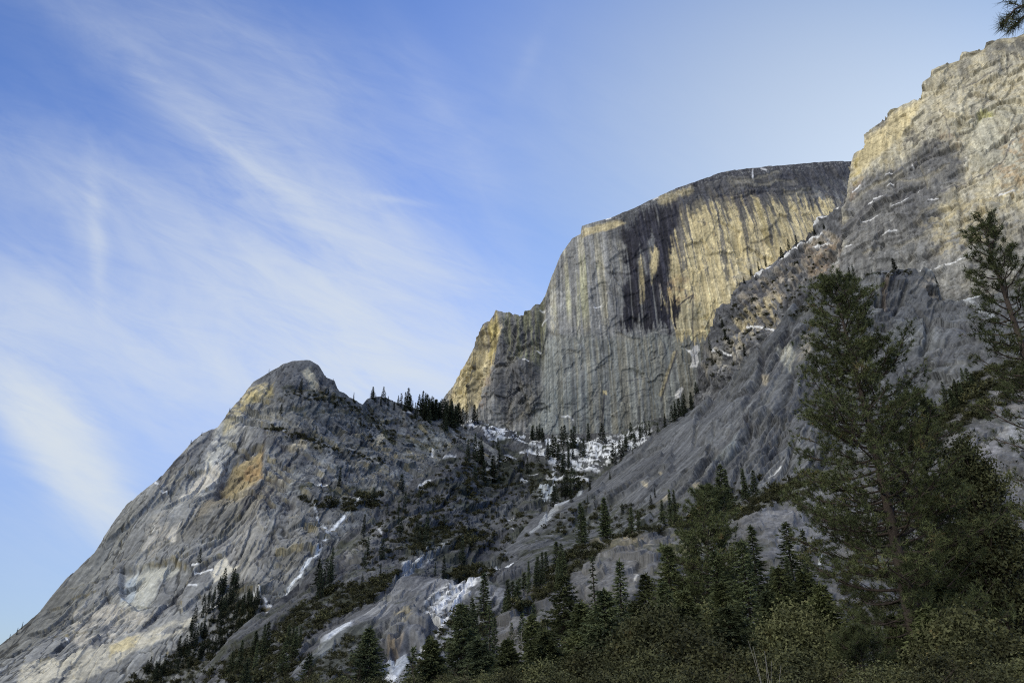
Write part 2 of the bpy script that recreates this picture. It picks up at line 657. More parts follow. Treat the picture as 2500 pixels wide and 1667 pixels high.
# tan face
m.paint([(1640, 520), (1720, 480), (1800, 470), (1880, 470), (1985, 500), (2030, 480), (2070, 560), (1960, 640), (1780, 740), (1740, 830),
         (1660, 830), (1610, 740), (1640, 700), (1625, 640)], TAN * 1.12, .97, 6, 14, 34)
m.paint([(1700, 560), (1760, 540), (1780, 640), (1750, 740), (1690, 720)], TAN * 1.12, .6, 16, 20, 20)
m.paint([(1600, 690), (1670, 680), (1690, 740), (1640, 750)], ORA, .45, 10, 22, 10, .5)
m.paint([(1640, 750), (1710, 740), (1740, 800), (1660, 810)], np.array([.50, .45, .30]), .7, 8, 10, 10)
m.paint([(1700, 750), (1740, 750), (1735, 790), (1700, 790)], YEL, .5, 8, 14, 0, .5)
m.paint([(1830, 490), (1862, 480), (1880, 560), (1900, 640), (1880, 640)], YEL * .9, .45, 5, 6, 40, .5, 'st')
tanm = sstep(1610, 1650, m.PX) * sstep(830, 800, m.PY)
m.mix(tanm * sstep(.12, .3, m.vs2 + .25 * m.vs) * .30 * sstep(800, 560, m.PY + 60 * m.wx), GM * .75)
m.mix(tanm * sstep(.25, .6, m.pt) * .25, ORA * 1.1)
m.mix(tanm * sstep(.1, .5, m.st2) * .35, np.array([.60, .55, .40]))
m.paint([(1760, 760), (1800, 640), (1830, 600), (1880, 620), (1800, 720)], GL * 1.05, .4, 14, 16, 20, .5)
# dark cap with streaks running down from it
cap = 58 + 60 * m.wx + 30 * m.pt + sstep(1560, 1700, m.PX) * 14 - sstep(1500, 1430, m.PX) * 70
hang = np.clip(m.vs2 + .5 * m.vs, 0, 1) * 300 * (1 + .8 * m.wx) * sstep(1600, 1660, m.PX) + np.clip(m.st2, 0, 1) * 120
m.mix(sstep(14, -14, rim_d - cap - hang) * sstep(1430, 1480, m.PX) * .78, GD * .85)
m.mix(sstep(12, -8, rim_d - cap * .55 - hang * .4) * sstep(1620, 1700, m.PX) * .6, STAIN * 1.4)
m.paint([(1760, 430), (1900, 410), (2070, 405), (2070, 450), (1990, 520), (1900, 500), (1780, 470)], GD * .75, .75, 12, 18, 90, .3, 'st2')
# black water stain
for poly, op in (([(1520, 560), (1560, 520), (1600, 500), (1650, 478), (1652, 560), (1640, 600), (1632, 660), (1640, 700), (1618, 730), (1600, 700),
                   (1606, 620), (1590, 560), (1560, 620), (1556, 700), (1530, 700)], 1.0),
                 ([(1520, 690), (1600, 680), (1608, 740), (1660, 735), (1646, 790), (1600, 800), (1516, 800)], 1.0),
                 ([(1540, 700), (1575, 640), (1585, 700), (1610, 700), (1606, 745), (1540, 745)], .9),
                 ([(1630, 730), (1655, 725), (1650, 780), (1632, 795)], .8)):
    m.paint(poly, STAIN, op, 6, 18, 42, 1.2, 'vs2')
m.paint([(1490, 560), (1580, 500), (1660, 480), (1660, 800), (1500, 800)], STAIN * 1.3, .85, 14, 14, 70, .5, 'vs2')
m.paint([(1588, 612), (1606, 606), (1606, 660), (1590, 690)], TAN, .9, 4, 6, 26)
m.paint([(1560, 640), (1572, 620), (1575, 740), (1562, 750)], TAN * .8, .7, 3, 5, 40, .5, 'st')
# straight upper ledge bands near the rim
m.paint([(1425, 556), (1510, 537), (1530, 545), (1460, 570), (1422, 580)], TAN * .85, .8, 4, 8, 0)
m.paint([(1600, 486), (1690, 452), (1692, 466), (1620, 500)], TAN * .8, .6, 4, 8, 6)
m.mix(sstep(.15, .4, m.fine) * sstep(26, 8, rim_d) * .5, GL)
# pale scars of fallen rock
m.paint([(1672, 854), (1688, 858), (1692, 846), (1701, 844), (1708, 855), (1702, 866), (1706, 884), (1700, 898), (1682, 899), (1690, 884), (1684, 866)], SCAR * 1.28, 1, 1.2, 2)
m.paint([(1645, 962), (1660, 948), (1666, 952), (1654, 978), (1644, 978)], SCAR * 1.2, 1, 1.2, 2)
m.paint([(1470, 956), (1480, 955), (1481, 966), (1472, 966)], TAN * 1.1, 1, 1.5, 2)
m.paint([(1644, 862), (1628, 915), (1612, 968)], TAN * .7, .7, 2.5, 4, line=3.5)
m.paint([(1650, 860), (1632, 918), (1612, 980)], STAIN * 1.5, .8, 1.5, 3, line=2)
m.paint([(1475, 965), (1468, 1040)], STAIN * 1.6, .8, 1.5, 3, line=2.4)
m.paint([(1691, 700), (1688, 800), (1692, 860), (1698, 890)], STAIN * 2, .7, 1.5, 3, line=2)
m.paint([(1660, 745), (1690, 722), (1682, 742)], STAIN * 1.5, .85, 1.5, 2, line=2)
m.paint([(1432, 998), (1465, 950)], STAIN * 2, .7, 1.2, 2, line=1.2)
m.paint([(1530, 930), (1580, 926)], STAIN * 2, .6, 1.5, 5, line=1.5)
# left buttress: ochre edge, dark broken middle
m.paint([(1225, 770), (1325, 745), (1330, 830), (1320, 1000), (1250, 1040), (1200, 960), (1215, 850)], GD * .75, .85, 14, 18, 30)
m.paint([(1225, 770), (1325, 745), (1330, 900), (1240, 880)], LICH * .7, .6, 12, 22, 40, .5, 'st')
m.paint([(1090, 975), (1160, 830), (1185, 790), (1212, 758), (1222, 800), (1200, 880), (1170, 980), (1130, 1010)], TAN * .85, .85, 8, 10, 26)
m.paint([(1195, 790), (1212, 762), (1216, 830), (1192, 880), (1185, 860)], YEL, .8, 6, 8, 26)
m.paint([(1110, 950), (1160, 850), (1180, 830), (1150, 960), (1120, 990)], YEL * .8, .5, 10, 14, 30, .5)
m.paint([(1165, 1000), (1190, 880), (1205, 880), (1190, 1000)], ORA * .7, .4, 8, 14, 30, .5)
m.mix(sstep(1230, 1210, m.PX) * sstep(.12, .45, m.st) * .75, GD * .6)
m.paint([(1190, 790), (1187, 850)], STAIN * 2, .7, 2, 3, line=2.5)
m.paint([(1185, 1010), (1330, 900), (1330, 1070), (1190, 1060)], np.array([.20, .20, .19]), .55, 25, 25, 20, .4)
# snow caught on ledges
flat = sstep(.28, .5, m.fine) * sstep(.2, .4, m.wy)
for a, b_ in (((1280, 882), (1292, 884)), ((1450, 752), (1466, 748)), ((1318, 755), (1330, 757)), ((1322, 788), (1336, 786)), ((1310, 851), (1318, 853)), ((1372, 1018), (1385, 1016)), ((1385, 1016), (1398, 1026)), ((1838, 414), (1837, 435)), ((1858, 412), (1870, 416)), ((1595, 488), (1606, 482)), ((1480, 536), (1492, 532))):
    m.paint([a, b_], SNOW * .8, .95, 1.3, 3, line=1.6)
weather(m, .20, .07, ta * .5 + tb_ * .5, .14, ck1, .12)
dome.finish(ROCK_FAR, "great sheer granite dome with a black water stain on its tan face", "mountain")

# ---- right hand wall ------------------------------------------------
wall = Mass("cliff_wall",
    [(2560, 66), (2500, 80), (2449, 91), (2409, 105), (2382, 120), (2349, 128), (2342, 143), (2302, 161), (2275, 174), (2270, 190), (2253, 203), (2246, 228),
     (2221, 243), (2195, 254), (2168, 268), (2141, 295), (2128, 312), (2112, 331), (2114, 366), (2100, 370), (2087, 378), (2079, 395), (2072, 442),
     (2067, 482), (2056, 506), (2052, 600), (2048, 690), (2046, 760)],
    [(2090, 400, 1560), (2060, 560, 1500), (2050, 740, 1470), (2120, 340, 1530), (2260, 210, 1480), (2500, 85, 1400), (2560, 60, 1380), (2560, 400, 1270),
     (2200, 500, 1430), (2350, 400, 1370), (2500, 550, 1240), (2350, 720, 1260), (2200, 740, 1370), (2560, 740, 1150), (2150, 420, 1490), (2300, 300, 1440)],
    2580, step=2.0, rows=True, rough=3, back=(420, 120), grain=(.22, 0, 1), seed=2, sk=24, flat=(1, .2, 1))
m = wall
m.warp()
P = m.P0
led = np.array([.95, -.2, .30])                    # ledges rise to the right
Q = stretch(P, led, 7)
iP, eP, _ = plates(stretch(P, led, 1.6), 34, 51)
ip2, e2, _ = plates(P * [1, 1, .6], 14, 52)
lg = fbm(Q / 10, 4, 53, .6)
upper = sstep(20, -30, poly_sdf(m.PX + 20 * m.wx, m.PY + 20 * m.wy, [(2060, 470), (2280, 330), (2380, 360), (2330, 480), (2480, 520), (2600, 560), (2600, 800), (2030, 800)]))
fa, ta = facets(stretch(P, led, 1.5), 48, 1511, .26)
fb, tb_ = facets(P * [1, 1, .55], 17, 1512, .34)
fc, tc_ = facets(P * [1, 1, .5], 50, 1513, .26)
d = 8 * fbm(P / 160, 2, 54) + np.where(upper > .5, fc * .6, fa * .75) + fb * (.2 + .35 * (1 - upper)) + 0.5 * lg * (1 - upper) + .3 * m.st
rr = ridged(stretch(P, led, 4) / 45, 3, 56)
d += 2 * (rr - .5) * (1 - upper)
d -= 12 * np.exp(-((poly_sdf(m.PX, m.PY, [(2190, 330), (2290, 290), (2300, 360), (2200, 390)])) / 10) ** 2) * .5
ck1, ci1 = m.cracks(stretch(P, led, 1.8), 26, 511)
ck2, ci2 = m.cracks(P * [1, 1, .6], 11, 512)
d += m.roofs([(24, (2080, 2560, 120, 420), -28, 14, (60, 240), 7, 10), (44, (2060, 2560, 400, 740), -20, 8, (40, 190), 4.5, 7), (50, (2060, 2560, 120, 700), -78, 12, (30, 120), 5, 7)], 42)
d = d - 1.5 * ck1 - .8 * ck2 + 1.5 * (ci1 - .5)
m.push(d)
m.base(np.array([.47, .43, .325]))
m.mix(sstep(-.2, .5, m.pt) * .5, TAN * .85)
m.mix(sstep(.1, .6, m.st2) * .4, GM)
m.paint([(2060, 470), (2180, 400), (2260, 345), (2330, 350), (2360, 400), (2300, 500), (2270, 600), (2290, 720), (2030, 760)], GD * 1.15, .88, 16, 26, 10)
m.paint([(2250, 560), (2600, 520), (2600, 780), (2030, 780), (2060, 660)], np.array([.215, .213, .205]), .82, 24, 30, 10)
m.mix((1 - upper) * sstep(.05, .5, m.st) * .5, np.array([.34, .33, .30]))
m.mix((1 - upper) * sstep(.1, .5, lg) * .35, GD)
m.paint([(2240, 540), (2350, 480), (2460, 480), (2420, 600), (2300, 620)], TAN * .75, .5, 20, 25, 10, .5)
m.paint([(2100, 372), (2114, 340), (2180, 270), (2250, 240), (2200, 330), (2130, 400), (2075, 440)], TAN * 1.02, .8, 8, 12, 8)
m.paint([(2075, 440), (2090, 380), (2105, 375), (2105, 420), (2085, 460)], YEL * .9, .6, 6, 8, 8, .5)
m.paint([(2075, 460), (2110, 430), (2100, 470), (2070, 490)], ORA * .8, .3, 6, 10, 4, .4)
m.paint([(2190, 330), (2240, 300), (2290, 290), (2300, 350), (2240, 360)], GD * .8, .7, 8, 16, 8, .4)
m.paint([(2300, 170), (2360, 150), (2370, 190), (2345, 240), (2320, 200)], GD, .6, 6, 12, 30, .45, 'st')
m.paint([(2410, 105), (2500, 78), (2590, 60), (2590, 110), (2480, 125)], GD * .8, .7, 8, 10, 40, .6, 'st2')
m.paint([(2380, 115), (2590, 90), (2590, 150), (2400, 170)], GD, .6, 10, 16, 60, .4, 'st')
m.paint([(2340, 300), (2480, 240), (2560, 330), (2480, 420), (2380, 400)], np.array([.44, .42, .33]), .6, 25, 30, 20)
m.paint([(2385, 285), (2425, 265), (2420, 290), (2390, 300)], np.array([.48, .46, .16]), .75, 6, 10, 6, .7)
m.paint([(2440, 340), (2560, 300), (2560, 480), (2440, 460)], ORA * .85, .45, 20, 35, 10, .4)
m.paint([(2280, 310), (2340, 330), (2360, 360), (2300, 350)], np.array([.42, .33, .25]), .5, 10, 16, 20, .4)
for ln in ([(2350, 210), (2400, 190), (2470, 155)], [(2280, 240), (2310, 300), (2320, 340)], [(2400, 430), (2440, 400), (2470, 350), (2500, 340)],
           [(2360, 440), (2420, 415)], [(2300, 470), (2360, 440)], [(2430, 480), (2480, 460)], [(2220, 400), (2300, 350)]):
    m.paint(ln, STAIN * 2, .65, 1.5, 8, line=1.8)
for a, b_ in (((2170, 457), (2182, 448)), ((2178, 505), (2218, 487)), ((2240, 470), (2252, 460)), ((2270, 492), (2292, 488)), ((2155, 572), (2190, 560)), ((2080, 470), (2100, 455)),
              ((2330, 640), (2382, 625)), ((2222, 396), (2228, 404)), ((2440, 480), (2480, 468)), ((2165, 430), (2182, 422)), ((2120, 500), (2160, 485)), ((2105, 535), (2140, 522)), ((2060, 600), (2075, 596)), ((2250, 668), (2275, 660)), ((2280, 655), (2330, 640)), ((2500, 470), (2560, 440))):
    m.paint([a, b_], SNOW * .85, .95, 1.3, 5, line=1.3)
weather(m, .13, .05, np.where(upper > .5, tc_, ta) * .55 + tb_ * .45, .18, np.maximum(ck1, ck2 * .5), .4)
wall.finish(ROCK_MID, "tall tan and grey granite wall stepping up to the top right corner", "cliff")

# ---- broken brown ridge between the dome and the wall -------------------
spur = Mass("rock_spur",
    [(1630, 1040), (1660, 1012), (1690, 990), (1700, 930), (1722, 880), (1737, 825), (1742, 790), (1752, 765), (1765, 752), (1790, 722), (1812, 690), (1842, 664),
     (1880, 642), (1900, 626), (1932, 604), (1960, 588), (1985, 562), (2015, 526), (2040, 508), (2062, 480), (2110, 470)],
    [(1640, 1040, 1800), (1690, 985, 1780), (1740, 800, 1790), (1765, 752, 1790), (1880, 642, 1720), (1980, 565, 1660), (2056, 500, 1590), (2110, 480, 1600), (1800, 900, 1640),
     (1950, 760, 1560), (2060, 700, 1500), (2050, 850, 1440), (1750, 1040, 1660), (1900, 700, 1620)],
    1080, step=2.0, rough=5, back=(90, 260), seed=3, sk=24, flat=(1, .2, 1))
m = spur
m.warp()
P = m.P0
iP, eP, _ = plates(P * [1, 1, .5], 36, 61)
ip2, e2, _ = plates(P * [1, 1, .5], 15, 62)
ck1, ci1 = m.cracks(P * [1, 1, .5], 20, 611)
m.push(m.roofs([(50, (1680, 2060, 520, 980), -45, 20, (20, 100), 6, 10), (20, (1680, 2060, 520, 980), 70, 15, (20, 60), 5, 8)], 43) + 14 * fbm(P / 90, 2, 63) + facets(P * [1, 1, .6], 26, 1611, .4)[0] * .8 - 2 * ck1 + 5 * (ci1 - .5) + 12 * (iP - .5) + 4 * (ip2 - .5) + .5 * m.st + .5 * m.fine)
m.base(GD * .95)
m.mix(sstep(-.05, .4, m.pt) * .5, GM * .85)
m.paint([(1820, 720), (1960, 620), (2050, 560), (2050, 650), (1960, 690), (1850, 800), (1800, 800)], np.array([.40, .34, .25]), .6, 14, 26, 40, .5, 'st')
m.paint([(1960, 620), (2050, 580), (2050, 660), (1980, 670)], ORA * .85, .35, 12, 24, 10, .5)
m.paint([(1720, 860), (1860, 800), (1830, 900), (1720, 940)], np.array([.40, .36, .28]), .55, 12, 22, 40, .45, 'st')
m.paint([(1780, 800), (1900, 720), (1900, 780), (1800, 860)], TAN * .8, .6, 12, 22, 40, .45, 'st')
m.paint([(2020, 640), (2046, 600), (2048, 690), (2030, 690)], GL * 1.1, .7, 6, 10, 10)
for ln in ([(1842, 670), (1882, 648)], [(1900, 632), (1965, 592)], [(1985, 560), (2016, 530)], [(2020, 520), (2046, 508)], [(1820, 794), (1850, 800)], [(1850, 800), (1902, 797)], [(1742, 858), (1758, 862)], [(1768, 862), (1785, 866)], [(1985, 585), (2010, 572)], [(1990, 606), (2020, 590)], [(1745, 1000), (1760, 985)], [(1955, 596), (1985, 585)]):
    m.paint(ln, SNOW * .9, .95, 1.5, 6, line=2.2)
m.mix(sstep(.3, .5, m.wy) * sstep(.1, .4, m.fine) * .7, BRUSH)
weather(m, .12, .12, ci1, .3, ck1, .55, .30, BRUSH)
spur.finish(ROCK_MID, "broken brown rock ridge with snowy ledges below the dome's right side", "cliff")

# ---- left peak -------------------------------------------------------
peak = Mass("rock_peak",
    [(-60, 1610), (0, 1572), (53, 1530), (98, 1490), (160, 1413), (229, 1346), (282, 1267), (310, 1229), (340, 1205), (383, 1173), (426, 1125),
     (468, 1080), (495, 1056), (532, 1040), (559, 1003), (585, 974), (620, 931), (660, 905), (690, 889), (713, 881), (755, 880), (777, 892), (797, 922), (815, 929),
     (829, 955), (842, 957), (861, 971), (887, 985), (898, 972), (930, 966), (980, 984), (1040, 1004), (1120, 1032), (1160, 1060), (1220, 1100)],
    [(-60, 1610, 860), (0, 1572, 880), (160, 1413, 960), (310, 1229, 1050), (468, 1080, 1160), (585, 974, 1260), (713, 881, 1350), (815, 929, 1390), (887, 985, 1430), (1040, 1004, 1600),
     (1160, 1060, 1640), (1220, 1100, 1600), (0, 1690, 790), (300, 1500, 880), (500, 1300, 1000), (640, 1150, 1130), (700, 1010, 1250), (850, 1050, 1330), (1000, 1080, 1430), (900, 1180, 1220),
     (740, 1200, 1110), (790, 1100, 1230), (1040, 1200, 1250), (830, 1280, 1080), (600, 1450, 900), (720, 1400, 950), (400, 1690, 780), (760, 1690, 760), (1100, 1300, 1150)],
    [(-60, 1700), (500, 1700), (700, 1600), (900, 1330), (1060, 1230), (1130, 1180), (1220, 1160)],
    step=2.0, rough=2.2, back=(500, 320), grain=((640, 1150, 1130), (380, 1520, 870)), seed=4)
m = peak
m.warp()
P = m.P0
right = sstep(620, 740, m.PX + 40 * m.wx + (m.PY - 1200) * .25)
iP, eP, _ = plates(P, 58, 71)
iD, eD, _ = plates(stretch(P, m.u, 3.2), 30, 72)
iV, eV, _ = plates(P * [1, 1, .55], 26, 73)
rim_d = m.PY - m.PY[-1][None, :]
d = 13 * fbm(P / 190, 2, 74) + 3 * (iP - .5)
ckD, ciD = m.cracks(stretch(P, m.u, 4.5), 22, 711, .05)
ckV, ciV = m.cracks(P * [1, 1, .7], 24, 712, .05)
fl1, tl1 = facets(stretch(P, m.u, 2.6), 44, 1711, .30)
fl2, tl2 = facets(stretch(P, m.u, 3.2), 15, 1712, .34)
fr1, tr1 = facets(P * [1, 1, .8], 46, 1713, .42)
fr2, tr2 = facets(P * [1, 1, .7], 17, 1714, .46)
ptone = (1 - right) * (.5 * tl1 + .5 * tl2) + right * (.45 * tr1 + .55 * tr2)
d += (1 - right) * (.22 * fl1 + .09 * fl2 - 1.0 * ckD) + right * (.42 * fr1 + .26 * fr2 - 1.6 * ckV)
d += .7 * m.fine
# ledges rounding down to the right of the summit, and the big overhang in the middle
sh = 1046 + (m.PX - 650) * .30 + 12 * m.wy
d += 13 * sstep(sh - 2, sh + 9, m.PY) * sstep(560, 640, m.PX) * sstep(1010, 930, m.PX)
s2 = 1000 + (m.PX - 700) * .42 + 14 * m.wx
d += 8 * sstep(s2 - 2, s2 + 7, m.PY) * sstep(690, 740, m.PX) * sstep(960, 900, m.PX)
ov = poly_sdf(m.PX + 8 * m.wx, m.PY + 8 * m.wy, [(545, 1130), (610, 1095), (645, 1095), (640, 1180), (560, 1200), (520, 1220)])
d -= 12 * sstep(-4, 10, ov)
ov2 = poly_sdf(m.PX + 8 * m.wx, m.PY + 8 * m.wy, [(290, 1370), (420, 1350), (470, 1390), (440, 1460), (330, 1480), (285, 1440)])
d -= 9 * sstep(-3, 8, ov2)
d += m.roofs([(46, (20, 640, 1080, 1640), -43, 9, (80, 320), 4.0, 9), (40, (20, 640, 1100, 1640), -40, 14, (30, 90), 3.0, 6), (54, (560, 1180, 960, 1260), 24, 13, (50, 230), 5.5, 9), (40, (540, 1000, 900, 1230), -64, 16, (24, 90), 4, 6),
              (22, (600, 850, 1200, 1460), -50, 8, (60, 220), 3, 6), (10, (560, 840, 890, 1000), 10, 30, (20, 70), 3, 6)], 44)
d *= .3 + .7 * sstep(0, 40, rim_d)
m.push(d)
m.base(GM * .98)
m.mix(sstep(-.1, .5, m.pt) * .45, GL * .72)
m.mix(sstep(0, .5, m.st2) * (1 - right) * .55, GD * 1.1)
m.mix(sstep(.0, .5, -m.st) * (1 - right) * .4, GL)
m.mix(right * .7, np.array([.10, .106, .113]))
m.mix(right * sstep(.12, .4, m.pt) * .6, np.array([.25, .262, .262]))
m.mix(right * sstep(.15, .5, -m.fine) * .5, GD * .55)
# summit knob
m.paint([(600, 960), (660, 900), (713, 878), (780, 890), (830, 960), (780, 975), (700, 960), (640, 980)], GD * .9, .7, 10, 16)
m.paint([(738, 905), (756, 893), (768, 930), (772, 960), (756, 955), (742, 925)], np.array([.40, .36, .27]), .75, 5, 9, 14)
m.paint([(560, 1000), (600, 950), (650, 940), (665, 965), (610, 980), (580, 1030), (540, 1060)], TAN * .95, .7, 6, 12, 0, .7)
m.paint([(595, 970), (630, 950), (625, 975), (598, 985)], YEL * .85, .6, 5, 10)
m.paint([(650, 950), (672, 945), (668, 975), (648, 975)], YEL * .75, .6, 5, 10, 0, .6)
m.paint([(520, 1050), (580, 1010), (600, 1010), (570, 1060), (540, 1110), (500, 1150)], np.array([.54, .51, .43]), .8, 8, 14, 0, .65)
m.paint([(440, 1200), (520, 1110), (560, 1080), (560, 1130), (480, 1220)], GL * 1.3, .7, 10, 16, 0, .6)
m.paint([(575, 1095), (700, 1045), (780, 1075), (700, 1120), (600, 1110)], GD * .85, .6, 14, 18)
# ochre recess
m.paint([(535, 1180), (570, 1120), (640, 1105), (640, 1170), (620, 1200), (560, 1200)], np.array([.42, .33, .18]), .92, 5, 8, 16)
m.paint([(590, 1150), (640, 1115), (642, 1180), (600, 1190)], ORA * 1.05, .7, 8, 12, 10, .6)
m.paint([(500, 1215), (560, 1195), (640, 1190), (600, 1225), (520, 1240), (470, 1270)], np.array([.36, .30, .20]), .7, 8, 14)
m.paint([(500, 1140), (535, 1130), (530, 1165), (455, 1215), (430, 1225)], PINK * 1.4, .9, 3, 6)
m.paint([(510, 1165), (520, 1170), (470, 1210), (400, 1260)], GL * 1.45, .8, 4, 10, 0, .65)
m.paint([(450, 1260), (580, 1220), (660, 1200), (640, 1240), (560, 1300), (430, 1330), (350, 1330)], np.array([.155, .145, .125]), .7, 12, 20, 10)
m.paint([(640, 1190), (690, 1180), (720, 1200), (640, 1260), (590, 1290)], np.array([.30, .27, .21]), .6, 10, 18)
for ln in ([(700, 1150), (630, 1180), (590, 1235)], [(690, 1185), (640, 1215), (605, 1250)], [(605, 1235), (585, 1260)], [(650, 1040), (640, 1100), (640, 1170)], [(670, 1215), (600, 1290), (520, 1350)]):
    m.paint(ln, STAIN * 1.4, .8, 2.5, 10, line=3)
# lower polished slab to the right, smooth grey
m.paint([(700, 1240), (790, 1240), (830, 1290), (760, 1380), (690, 1450), (600, 1450), (620, 1380)], np.array([.185, .18, .17]), .8, 14, 16)
m.paint([(520, 1350), (640, 1260), (660, 1330), (600, 1430), (560, 1420), (580, 1380)], np.array([.30, .285, .26]), .6, 16, 20)
# pale fresh scars low on the face
m.paint([(290, 1470), (300, 1390), (350, 1360), (430, 1365), (430, 1380), (380, 1400), (370, 1440), (330, 1490)], np.array([.50, .48, .41]), .85, 8, 14, 8)
m.paint([(300, 1400), (330, 1370), (320, 1440), (290, 1460)], np.array([.40, .44, .47]), .8, 5, 8)
m.paint([(515, 1395), (548, 1352), (562, 1380), (585, 1378), (540, 1405), (522, 1415)], np.array([.70, .64, .52]), .98, 2, 3)
m.paint([(180, 1480), (260, 1465), (380, 1490), (340, 1560), (230, 1600), (160, 1560)], PINK * 1.1, .8, 12, 24, 0, .6)
m.paint([(60, 1640), (230, 1590), (330, 1550), (480, 1490), (440, 1540), (300, 1610), (160, 1690), (40, 1690)], np.array([.56, .51, .40]), .92, 7, 14, 0, .72)
m.paint([(270, 1580), (310, 1550), (330, 1560), (270, 1600)], TAN * .95, .7, 5, 10)
m.paint([(380, 1400), (500, 1370), (520, 1420), (470, 1480), (380, 1480)], GD * .75, .6, 14, 24, 0, .5)
m.paint([(-60, 1600), (160, 1420), (310, 1235), (360, 1200), (330, 1260), (240, 1400), (120, 1540), (0, 1640)], np.array([.17, .165, .145]), .75, 12, 16)
m.paint([(400, 1130), (470, 1085), (440, 1170), (380, 1210)], np.array([.33, .30, .24]), .5, 8, 16, 0, .5)
m.paint([(360, 1270), (420, 1240), (400, 1310), (340, 1330)], PINK, .6, 8, 14, 0, .6)
m.paint([(400, 1300), (440, 1270), (420, 1320)], PINK * 1.2, .7, 4, 8)
# pale bands on the right hand ledges
m.paint([(895, 1095), (935, 1050), (950, 1060), (925, 1080)], np.array([.46, .40, .28]), .8, 4, 8)
m.paint([(700, 1110), (730, 1098), (740, 1120), (712, 1128)], np.array([.42, .37, .27]), .75, 4, 8, 12)
m.paint([(970, 1110), (1030, 1105), (1040, 1130), (980, 1125)], np.array([.40, .35, .25]), .7, 6, 12, 18, .5, 'st')
m.paint([(1000, 1060), (1080, 1060), (1110, 1090), (1030, 1090)], np.array([.27, .28, .275]), .7, 8, 12)
m.paint([(720, 1180), (760, 1150), (800, 1160), (810, 1210), (740, 1215)], GL * .95, .6, 8, 16, 0, .55)
m.paint([(830, 1170), (900, 1140), (960, 1190), (900, 1215), (850, 1200)], GL * .85, .6, 8, 16, 0, .5)
# brush on the ledges (ground cover)
for ln, w in (([(648, 1044), (700, 1058), (760, 1075), (800, 1095), (860, 1106), (945, 1128)], 7), ([(700, 960), (760, 962), (840, 985), (905, 1015), (960, 1072)], 7),
              ([(760, 965), (880, 1000)], 5), ([(735, 1222), (800, 1232), (900, 1240)], 12), ([(960, 1055), (1070, 1085)], 5), ([(1000, 1030), (1100, 1060)], 4)):
    m.paint(ln, BRUSH, .9, 5, 12, line=w, brk=.6)
m.paint([(500, 1450), (600, 1420), (640, 1470), (560, 1560), (420, 1620), (250, 1700), (480, 1700), (640, 1560)], BRUSH, .85, 12, 20, 0, .6)
m.mix(sstep(.22, .5, m.wy) * sstep(.15, .4, m.pt) * right * .75, BRUSH)
# frozen water and snow
for ln, w in (([(868, 1265), (832, 1300), (800, 1330), (790, 1350), (770, 1390), (745, 1410), (722, 1440), (700, 1470)], 5), ([(752, 1262), (770, 1300), (795, 1330)], 2)):
    m.paint(ln, np.array([.68, .70, .72]), .9, 3, 8, line=w, brk=.72, brk_noise='fine')
for ln in ([(690, 1054), (702, 1056)], [(596, 1036), (606, 1034)], [(766, 1214), (790, 1214)], [(380, 1178), (386, 1180)], [(396, 1196), (406, 1198)], [(468, 1376), (486, 1378)], [(475, 1395), (520, 1390)],
           [(462, 1424), (480, 1424)], [(620, 1465), (636, 1470)], [(644, 1482), (652, 1492)], [(652, 1498), (680, 1502)], [(510, 1460), (514, 1480)], [(158, 1552), (163, 1560)], [(985, 1004), (1000, 1008)], [(1060, 1088), (1064, 1102)], [(1020, 1152), (1060, 1140)], [(520, 1480), (530, 1474)]):
    m.paint(ln, SNOW * .88, .95, 1.6, 4, line=2.2)
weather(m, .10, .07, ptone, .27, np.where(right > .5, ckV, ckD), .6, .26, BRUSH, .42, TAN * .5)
for poly, c, op, iso, brk_ in (
        ([(290, 1470), (300, 1390), (350, 1360), (430, 1365), (430, 1380), (380, 1400), (370, 1440), (330, 1490)], np.array([.46, .45, .39]), .7, 12, .62),
        ([(296, 1400), (328, 1372), (318, 1445), (290, 1462)], np.array([.40, .44, .47]), .75, 8, .7),
        ([(515, 1395), (548, 1352), (562, 1380), (585, 1378), (540, 1405), (522, 1415)], np.array([.66, .60, .48]), .95, 3, 0),
        ([(180, 1480), (260, 1465), (380, 1490), (340, 1560), (230, 1600), (160, 1560)], PINK * 1.05, .7, 22, .5),
        ([(60, 1640), (230, 1590), (330, 1550), (480, 1490), (440, 1540), (300, 1610), (160, 1690), (40, 1690)], np.array([.50, .46, .37]), .8, 14, .62),
        ([(270, 1580), (310, 1550), (345, 1545), (330, 1575), (270, 1605)], TAN * .95, .8, 8, .7),
        ([(500, 1140), (535, 1130), (530, 1165), (455, 1215), (430, 1225)], PINK * 1.35, .85, 6, 0),
        ([(545, 1180), (570, 1125), (640, 1110), (640, 1170), (620, 1200), (560, 1200)], np.array([.38, .30, .165]), .75, 8, .75),
        ([(598, 1140), (640, 1115), (640, 1190), (604, 1195)], ORA * .85, .5, 8, .6),
        ([(400, 1300), (440, 1268), (424, 1320)], PINK * 1.35, .8, 5, 0),
        ([(345, 1330), (420, 1250), (410, 1300), (370, 1350)], PINK, .6, 12, .5),
        ([(520, 1050), (580, 1010), (600, 1010), (570, 1060), (540, 1110), (500, 1150)], np.array([.48, .455, .385]), .7, 14, .55),
        ([(560, 1000), (600, 950), (640, 940), (660, 962), (610, 980), (580, 1030), (540, 1060)], TAN * .9, .7, 10, .6),
        ([(738, 905), (756, 893), (768, 930), (772, 960), (756, 955), (742, 925)], np.array([.44, .40, .30]), .8, 6, 0)):
    m.paint(poly, c, op, 4, iso, 0, brk_)
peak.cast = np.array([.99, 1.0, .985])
peak.finish(ROCK_MID, "grey rounded rock peak with a long left ridge and brushy ledges", "mountain")

